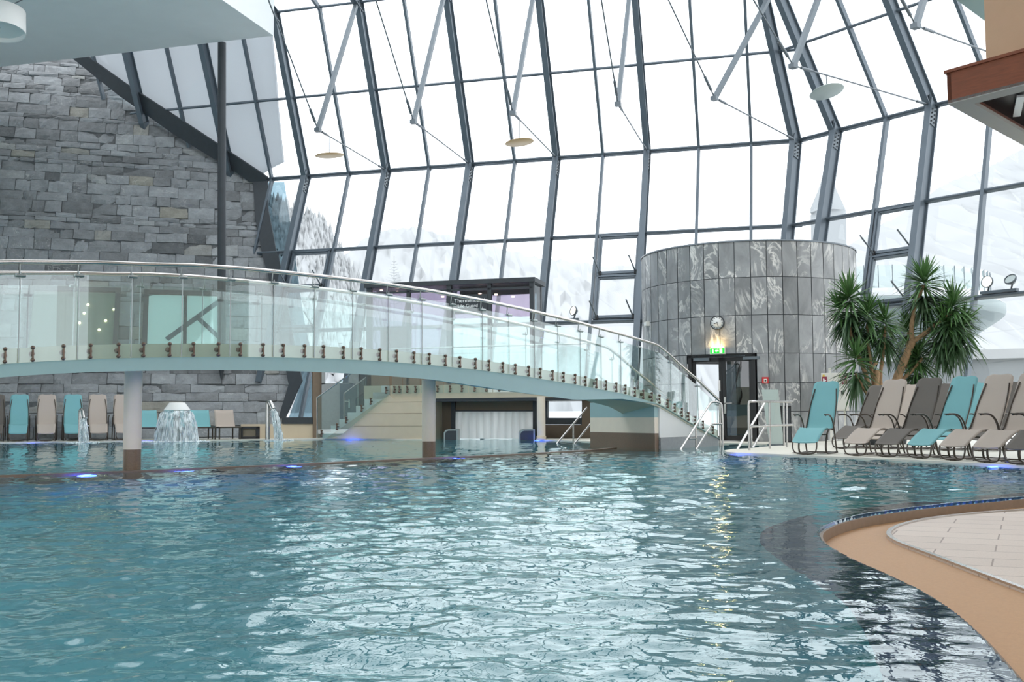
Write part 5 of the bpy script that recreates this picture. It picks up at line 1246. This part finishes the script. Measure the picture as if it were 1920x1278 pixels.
# floodlights on the low facade rail
def flood(fn, us_, z, label, lit):
    b = fn(us_[0], z) + inw_of(fn, us_[0], z) * .16 + Z * .08; t = thing('floodlight', label, 'floodlight', b); dv = nrm(fn(us_[0] + .1, z) - fn(us_[0], z))
    mb = MB(); mb.cbox(b + dv * ((us_[-1] - us_[0]) / 2), dv * (us_[-1] - us_[0] + .35), Z * .07, np.cross(dv, Z) * .14); mb.build('mounting_bar', 'steel', t)
    for k, u in enumerate(us_):
        c = b + dv * (u - us_[0]) + Z * .28; ax = nrm(A(-.7, -.5, .15) if k == 0 else A(-.55, -.35, .5)); mb = MB(); mb.lathe([(.0001, -.13), (.07, -.13), (.16, -.02), (.16, .03), (.14, .03)], c, 20, ax=ax, caps=False); hd = mb.build('lamp_head', 'steel_light', t)
        mb = MB(); mb.lathe([(.0001, .012), (.142, .012)], c, 20, ax=ax, caps=False); mb.build('lens', 'floodlit' if lit[k] else 'lampglass', hd)
        mb = MB(); mb.tube([c - Z * .28, c - ax * .12], .022, 8); mb.build('bracket', 'dark', t)
    return t
uf = (pl(1078, 600, K0, n1) - K0) @ U; flood(F1, [uf], zM, 'single lit floodlight on the low rail between bridge and vent window', [1])
uf = 0
lo, hi = 0., 12.
for _ in range(40):
    m_ = (lo + hi) / 2; v = F2(m_, zM) - CAM
    if 960 + F * (v @ cr) / (v @ cf) < 1858: lo = m_
    else: hi = m_
flood(F2, [lo, lo + .62], zM, 'pair of floodlights on the low rail beyond the yucca', [1, 0])
# ------------------------------------------------------------------ yucca plants
def leafs(mb, c, axis, n, L, rl, lo=-.5, hi=1., w=.037):
    axis = nrm(axis); x = nrm(np.cross(axis, A(.3, .2, .1))); y = np.cross(axis, x)
    for i in range(n):
        t = (i + rl.random()) / n; el = lo + (hi - lo) * t ** .9; a = rl.random() * 6.283; h = math.sqrt(max(0, 1 - min(1, abs(el)) ** 2))
        d = nrm(axis * el + (x * math.cos(a) + y * math.sin(a)) * max(.12, h)); l = L * rl.uniform(.75, 1.1) * (1.05 if el < .3 else .85); droop = rl.uniform(.1, .42) * (1.0 - max(-.3, el)) * l * (.5 if el > .35 else 1.)
        base = c + axis * (el * .16 - .05) + d * .02; sd = nrm(np.cross(d, A(rl.gauss(0, .3), rl.gauss(0, .3), 1))); v = []; k = 5
        for j in range(k + 1):
            f_ = j / k; p = base + d * l * f_ - Z * droop * f_ ** 2.2; ww = w * (1 - f_) ** .6 * (.55 + .9 * min(1, f_ * 3)) * .62 + .0012; up = nrm(np.cross(sd, d)) * ww * .35
            v += [p - sd * ww + up, p, p + sd * ww + up]
        f = []
        for j in range(k): q = 3 * j; f += [(q, q + 1, q + 4, q + 3), (q + 1, q + 2, q + 5, q + 4)]
        mb.add(v, f, True)
def yucca(label, base, trunks, heads, seed, Y):
    t = thing('yucca_plant', label, 'plant', base); rl = random.Random(seed)
    mb = MB(); mb.lathe([(.0001, .0), (.34, .0), (.42, .42), (.38, .42), (.36, .36), (.0001, .36)], base, 32); mb.build('planter', 'dark', t)
    for pts, r0, r1 in trunks:
        P = smooth([atY(x, y, Y + o) for x, y, o in pts], 2); k = len(P); mb = MB(); mb.tube(P, [(r0 + (r1 - r0) * i / (k - 1)) * (1 + .08 * math.sin(i * 2.3)) for i in range(k)], 10); mb.build('trunk', 'bark', t)
    for x, y, o, ax, n, L in heads:
        c = atY(x, y, Y + o); mb = MB(); leafs(mb, c, ax, n, L, rl); mb.build('leaf_crown', 'leaf', t)
        mb = MB(); leafs(mb, c - nrm(ax) * .28, ax, int(n * .8), L * .95, rl, -1., .1, .04); mb.build('old_leaves', 'leaf_dark', t)
YP = 23.6
bs = A(*atY(1636, 800, YP)[:2], zD)
yucca('bushy yucca with several thin trunks against the marble drum', bs, [
    ([(1636, 830, 0), (1630, 720, 0), (1612, 672, 0), (1596, 636, 0), (1591, 590, 0)], .06, .035), ([(1638, 830, .1), (1640, 740, .1), (1634, 692, .1), (1628, 650, .1), (1626, 606, .1)], .05, .03),
    ([(1640, 830, 0), (1641, 730, 0), (1644, 694, 0)], .085, .075), ([(1648, 830, .1), (1652, 730, .1), (1650, 700, .1), (1657, 665, .1), (1659, 612, .1)], .05, .03), ([(1640, 712, 0), (1633, 690, 0), (1645, 678, 0)], .035, .03), ([(1632, 745, -.2), (1622, 735, -.2), (1605, 700, -.3)], .04, .03)],
    [(1592, 560, 0, A(-.05, 0, 1), 120, .66), (1626, 592, .1, A(.05, -.1, 1), 110, .62), (1659, 604, .15, A(.05, 0, 1), 90, .58), (1605, 672, -.3, A(-.1, -.2, 1), 80, .58), (1575, 580, .1, A(-.35, 0, 1), 60, .5)], 11, YP)
bs = A(*atY(1668, 800, YP + .5)[:2], zD)
yucca('tall leaning yucca with thick forked trunk before the slanted windows', bs, [
    ([(1664, 835, 0), (1672, 730, 0), (1686, 700, 0), (1702, 660, 0), (1711, 640, 0)], .105, .075), ([(1711, 640, 0), (1708, 615, 0), (1716, 570, 0), (1731, 535, 0)], .06, .035), ([(1711, 640, 0), (1730, 628, -.1), (1755, 608, -.2), (1785, 585, -.3)], .06, .04), ([(1698, 690, .2), (1700, 660, .3), (1704, 620, .3)], .035, .03), ([(1680, 720, .1), (1700, 705, .1), (1730, 672, .1)], .05, .035)],
    [(1732, 530, 0, A(.02, 0, 1), 140, .68), (1788, 574, -.3, A(.12, 0, 1), 140, .7), (1770, 610, -.2, A(.1, -.2, 1), 110, .68), (1704, 622, .35, A(-.1, .1, 1), 80, .6), (1722, 672, .2, A(.1, -.1, 1), 100, .62), (1805, 612, -.3, A(.3, -.1, 1), 90, .62)], 12, YP + .5)
# ------------------------------------------------------------------ wooden balcony
bc = atY(1777, 194, 14.); ztb = atY(1777, 138, 14.)[2]; f1_ = U2; f2_ = A(math.sin(math.radians(43)), math.cos(math.radians(43)), 0)
t = thing('wooden_balcony', 'overhanging balcony with red brown wood fascia and grey soffit', 'balcony', bc)
mb = MB(); hb = ztb - bc[2]; mb.obox(bc, f1_ * 9, Z * hb, f2_ * .06); mb.obox(bc, f2_ * 9, Z * hb, f1_ * .06); mb.build('fascia', 'wood', t)
mb = MB(); mb.obox(bc - f2_ * .03 - f1_ * .03 + Z * hb, f1_ * 9, Z * .04, f2_ * .16); mb.build('cap_rail', 'wood', t)
mb = MB(); wd_ = .27; mb.obox(bc + Z * -.012, f1_ * 9, Z * .05, f2_ * wd_); mb.obox(bc + Z * -.012 + f2_ * wd_, f2_ * 9, Z * .05, f1_ * wd_); mb.build('soffit_frame', 'greypaint', t)
mb = MB(); mb.obox(bc + Z * .22 + f1_ * .1 + f2_ * .1, f1_ * 9, f2_ * 9, Z * .06); mb.build('soffit_panel', 'black', t)
mb = MB(); mb.beam(pl(1914, 180, bc + Z * .15, Z), pl(1906, 217, bc + Z * .15, Z), .1, .03); mb.build('light_strip', 'text', t)
c_ = pl(1849, 110, bc + f2_ * .8, np.cross(f1_, Z)); mb = MB(); mb.obox(A(c_[0], c_[1], ztb - .05), f1_ * 6, Z * 4, f2_ * 4); struct('wall_balcony', mb, 'orange')
zq = atY(1850, 42, 19.)[2]; cc = atY(1793, 0, 17.); g0 = gz(1850, 42, zq); g1 = gz(1793, 0, zq); dq = nrm((g1 - g0) * A(1, 1, 0)); mb = MB(); mb.prism([g0 - dq * .0, g0 + dq * 9, g0 + dq * 9 + A(6, 0, 0), g0 + A(6, 2, 0)], Z * .5); struct('ceiling_upper', mb, 'bridge_paint')
# ------------------------------------------------------------------ outdoors
mb = MB(); rg = random.Random(8)
def terr(u, v):
    x = -130 + 260 * u; y = 35.5 + 3 * 0 + 260 * v ** 2; return A(x, y, -.45 + (1.2 * math.sin(x * .11) * math.sin(y * .09) + .9 if y > 44 else 0) * .6)
# snow starts beyond the glass front
mb.add([(-60, 60, -.3), (60, 60, -.3), (60, 300, 2), (-60, 300, 2), (-60, 38, -.3), (8, 36.2, -.3), (13, 33.5, -.3), (20, 22, -.3), (60, 18, -.3)], [(0, 1, 2, 3), (4, 5, 6, 7, 8, 1, 0)])
struct('ground', mb, 'snow')
# saucer pavilion
sp = atY(1655, 780, 46.); qs = 46. / F; rS = (1906 - 1655) * qs; zt0 = atY(1700, 570, 46)[2] ; zt1 = atY(1700, 600, 46)[2]; zb0 = atY(1700, 672, 46)[2]
t = thing('saucer_pavilion', 'round outdoor pavilion with snowy roof seen through the slanted panes', 'pavilion', A(sp[0], sp[1] + rS, -.3)); cS = A(sp[0], sp[1] + 2, 0)
mb = MB(); mb.lathe([(rS * .35, zb0 - 3.2), (rS * .42, zb0 - .4), (rS * .97, zt1 + .0), (rS, zt1 + .15)], cS, 72, caps=False); mb.build('cone', 'canopy', t)
mb = MB(); mb.lathe([(rS, zt1 + .15), (rS + .06, zt1 + .3), (rS + .06, zt0 - .1), (rS - .1, zt0)], cS, 72, caps=False); mb.build('rim', 'canopy', t)
mb = MB(); mb.lathe([(rS - .05, zt0 - .02), (rS - .3, zt0 + .32), (.001, zt0 + .5)], cS, 72, caps=False); mb.build('snow_cap', 'snow', t)
mb = MB(); mb.lathe([(rS - .5, zt0 + .1), (rS - .5, zt0 + 1.25), (rS - .52, zt0 + 1.25), (rS - .52, zt0 + .1)], cS, 72, caps=False); mb.build('glass_guard', 'teal_glass', t)
mb = MB()
for i in range(60): a = i * 2 * math.pi / 60; p = cS + A(math.cos(a), math.sin(a), 0) * (rS - .51); mb.tube([p + Z * (zt0 + .1), p + Z * (zt0 + 1.28)], .018, 4)
mb.build('guard_posts', 'steel_light', t)
# snow topped wall outside
a, b = atY(1650, 662, 40.), atY(2050, 655, 37.); mb = MB(); mb.obox(A(a[0], a[1], -.3), (b - a) * A(1, 1, 0), Z * (a[2] + .1), A(0, .6, 0)); wo = thing('outdoor_wall', 'grey outdoor wall carrying a bank of snow behind the loungers', 'wall', A(a[0] + 3, a[1], -.3)); mb.build('wall_face', 'church', wo)
mb = MB(); mb.beam(A(a[0], a[1] + .3, a[2] - .15), A(b[0], b[1] + .3, a[2] - .15), .9, .34); mb.build('snow_bank', 'snow', wo)
# church spire
yc = 260.; pc = atY(1553, 420, yc); qc = yc / F; t = thing('church_spire', 'pale grey church spire in the fog behind the bend of the glass front', 'church', A(pc[0], pc[1], 0))
mb = MB(); zap = atY(1552, 308, yc)[2]; zba = atY(1553, 398, yc)[2]; mb.lathe([(34 * qc, zba), (33 * qc, zba + 8 * qc), (18 * qc, zba + 42 * qc), (.05, zap)], A(pc[0], pc[1], 0), 8); mb.build('spire', 'church', t)
mb = MB(); mb.box(A(pc[0], pc[1], zba / 2), 52 * qc, 52 * qc, zba); mb.build('tower', 'church', t)
# forest hill beyond the stone wall end and mountain beyond the balcony
def ridge(name, label, Yd, ridge_px, mat, depth, rough, foot=-5.):
    mb = MB(); rr = random.Random(len(name)); n = 90; x0, x1 = ridge_px[0][0], ridge_px[-1][0]; P = []
    for i in range(n + 1):
        x = x0 + (x1 - x0) * i / n; y = np.interp(x, [p[0] for p in ridge_px], [p[1] for p in ridge_px]); P.append(atY(x, y + rr.uniform(-rough, rough), Yd))
    def g(u, v):
        p = P[int(round(u * n))]; z = foot + (p[2] - foot) * (1 - v) ** .8; return A(p[0] * (1 - .25 * v), p[1] - depth * v + rr.uniform(-1, 1) * depth * .02, z + rr.uniform(-1, 1) * p[2] * .01 * (1 if 0 < v < 1 else 0))
    mb.grid(g, n, 16, True); o = mb.build(name, mat); tag(o, label, 'hill'); o['kind'] = 'structure'; return P, g
P, g = ridge('forest_hill', 'snowy forested hill beyond the end of the stone wall', 620., [(430, 345), (520, 388), (560, 402), (590, 411), (612, 428), (630, 457), (645, 488), (680, 540), (740, 600), (800, 760)], 'hill', 330., 2.)
mb = MB(); rt = random.Random(6)
for i in range(1500):
    u, v = rt.random() ** .9, rt.random() ** 1.5 * .8; b = g(u, v); h = rt.uniform(4, 9); 
    mb.lathe([(h * .2, -1), (h * .21, h * .12), (h * .1, h * .45), (h * .12, h * .46), (.02, h)], b, 6, caps=False)
o = mb.build('conifer_forest', 'conifer'); tag(o, 'snow laden conifers paled by fog, covering the hill beyond the stone wall end', 'forest', kind='stuff')
ridge('snow_mountain', 'pale fog toned snowy mountain slope beyond the wooden balcony', 900., [(1500, 520), (1600, 455), (1700, 392), (1760, 350), (1840, 318), (1880, 300), (1960, 255), (2100, 220), (2300, 200)], 'mount', 500., 3.)
P, g = ridge('low_hill', 'far snowy hillside across the middle of the glass front', 1200., [(640, 480), (700, 440), (760, 425), (880, 450), (1000, 480), (1150, 500), (1320, 480), (1500, 500)], 'mount', 500., 2.)
t = thing('bare_tree', 'small snowy tree outside behind the lifeguard cabin roof', 'tree', atY(739, 620, 60.)); mb = MB(); b = atY(739, 600, 60.); tp = atY(739, 480, 60.)
mb.tube([A(b[0], b[1], -.32), tp], [.06, .015], 5)
for k in range(16):
    f_ = .25 + .7 * k / 16; p = b + (tp - b) * f_; l = .95 * (1.1 - f_)
    for a in (0, 1.7, 3.3, 4.8): mb.tube([p, p + A(math.cos(a + k) * l, math.sin(a + k) * l, l * .25)], [.018, .006], 4)
mb.build('branches', 'conifer', t)
# ------------------------------------------------------------------ added hall shell behind the camera, shaped to limit the light
mb = MB(); mb.obox(A(-34, -9, 15.6), A(60, 0, 0), A(0, 24, 0), Z * .4); struct('ceiling_added', mb, 'hall')
mb = MB(); mb.obox(A(-34, -9, -.1), A(60, 0, 0), A(0, .3, 0), Z * 2.6); mb.obox(A(-34, -9, 10.), A(60, 0, 0), A(0, .3, 0), Z * 5.7)
for k in range(9): mb.obox(A(-34 + 7.5 * k - .2, -9, 2.5), A(.4, 0, 0), A(0, .3, 0), Z * 7.5)
struct('wall_back_added', mb, 'hall')
mb = MB(); mb.obox(A(-34, -9, -.1), A(.3, 0, 0), A(0, 36, 0), Z * 15.8); struct('wall_side_added', mb, 'hall')
mb = MB(); mb.obox(A(26, -9, -.1), A(.3, 0, 0), A(0, 18, 0), Z * 15.8); struct('wall_far_added', mb, 'hall')
# ------------------------------------------------------------------ light
w = bpy.data.worlds.new('overcast'); sc.world = w; w.use_nodes = True; nt = w.node_tree; nt.nodes.clear()
out = nt.nodes.new('ShaderNodeOutputWorld'); bg = nt.nodes.new('ShaderNodeBackground'); nt.links.new(bg.outputs[0], out.inputs[0])
tc = N(nt, 'TexCoord'); sx = N(nt, 'SeparateXYZ'); nt.links.new(tc.outputs['Generated'], sx.inputs[0])
rp_ = N(nt, 'ValToRGB'); e = rp_.color_ramp.elements; e[0].position = 0.; e[0].color = rgb((.62, .64, .66)); e[1].position = .52; e[1].color = rgb((.90, .935, .97)); nt.links.new(sx.outputs['Z'], rp_.inputs[0])
mp_ = N(nt, 'MapRange'); mp_.inputs[1].default_value = -1; nt.links.new(sx.outputs['Z'], mp_.inputs[0]); nt.links.new(mp_.outputs[0], rp_.inputs[0])
nt.links.new(rp_.outputs[0], bg.inputs[0]); bg.inputs[1].default_value = 2.6
c, th, n, tx = on_drum(1349, 648, .12)
pl_ = bpy.data.lights.new('sign_glow', 'POINT'); pl_.energy = 9; pl_.color = (1, .62, .22); pl_.shadow_soft_size = .04; po = bpy.data.objects.new('sign_glow', pl_); C.objects.link(po); po.location = tuple(c)
# ------------------------------------------------------------------ render look
sc.view_settings.view_transform = 'Standard'; sc.view_settings.look = 'None'; sc.view_settings.gamma = 1; sc.view_settings.exposure = .15; sc.view_settings.use_curve_mapping = False
cy = sc.cycles; cy.max_bounces = 9; cy.diffuse_bounces = 4; cy.glossy_bounces = 4; cy.transmission_bounces = 6; cy.transparent_max_bounces = 40
cy.sample_clamp_indirect = 4.; cy.use_denoising = True; cy.caustics_reflective = True; cy.caustics_refractive = True
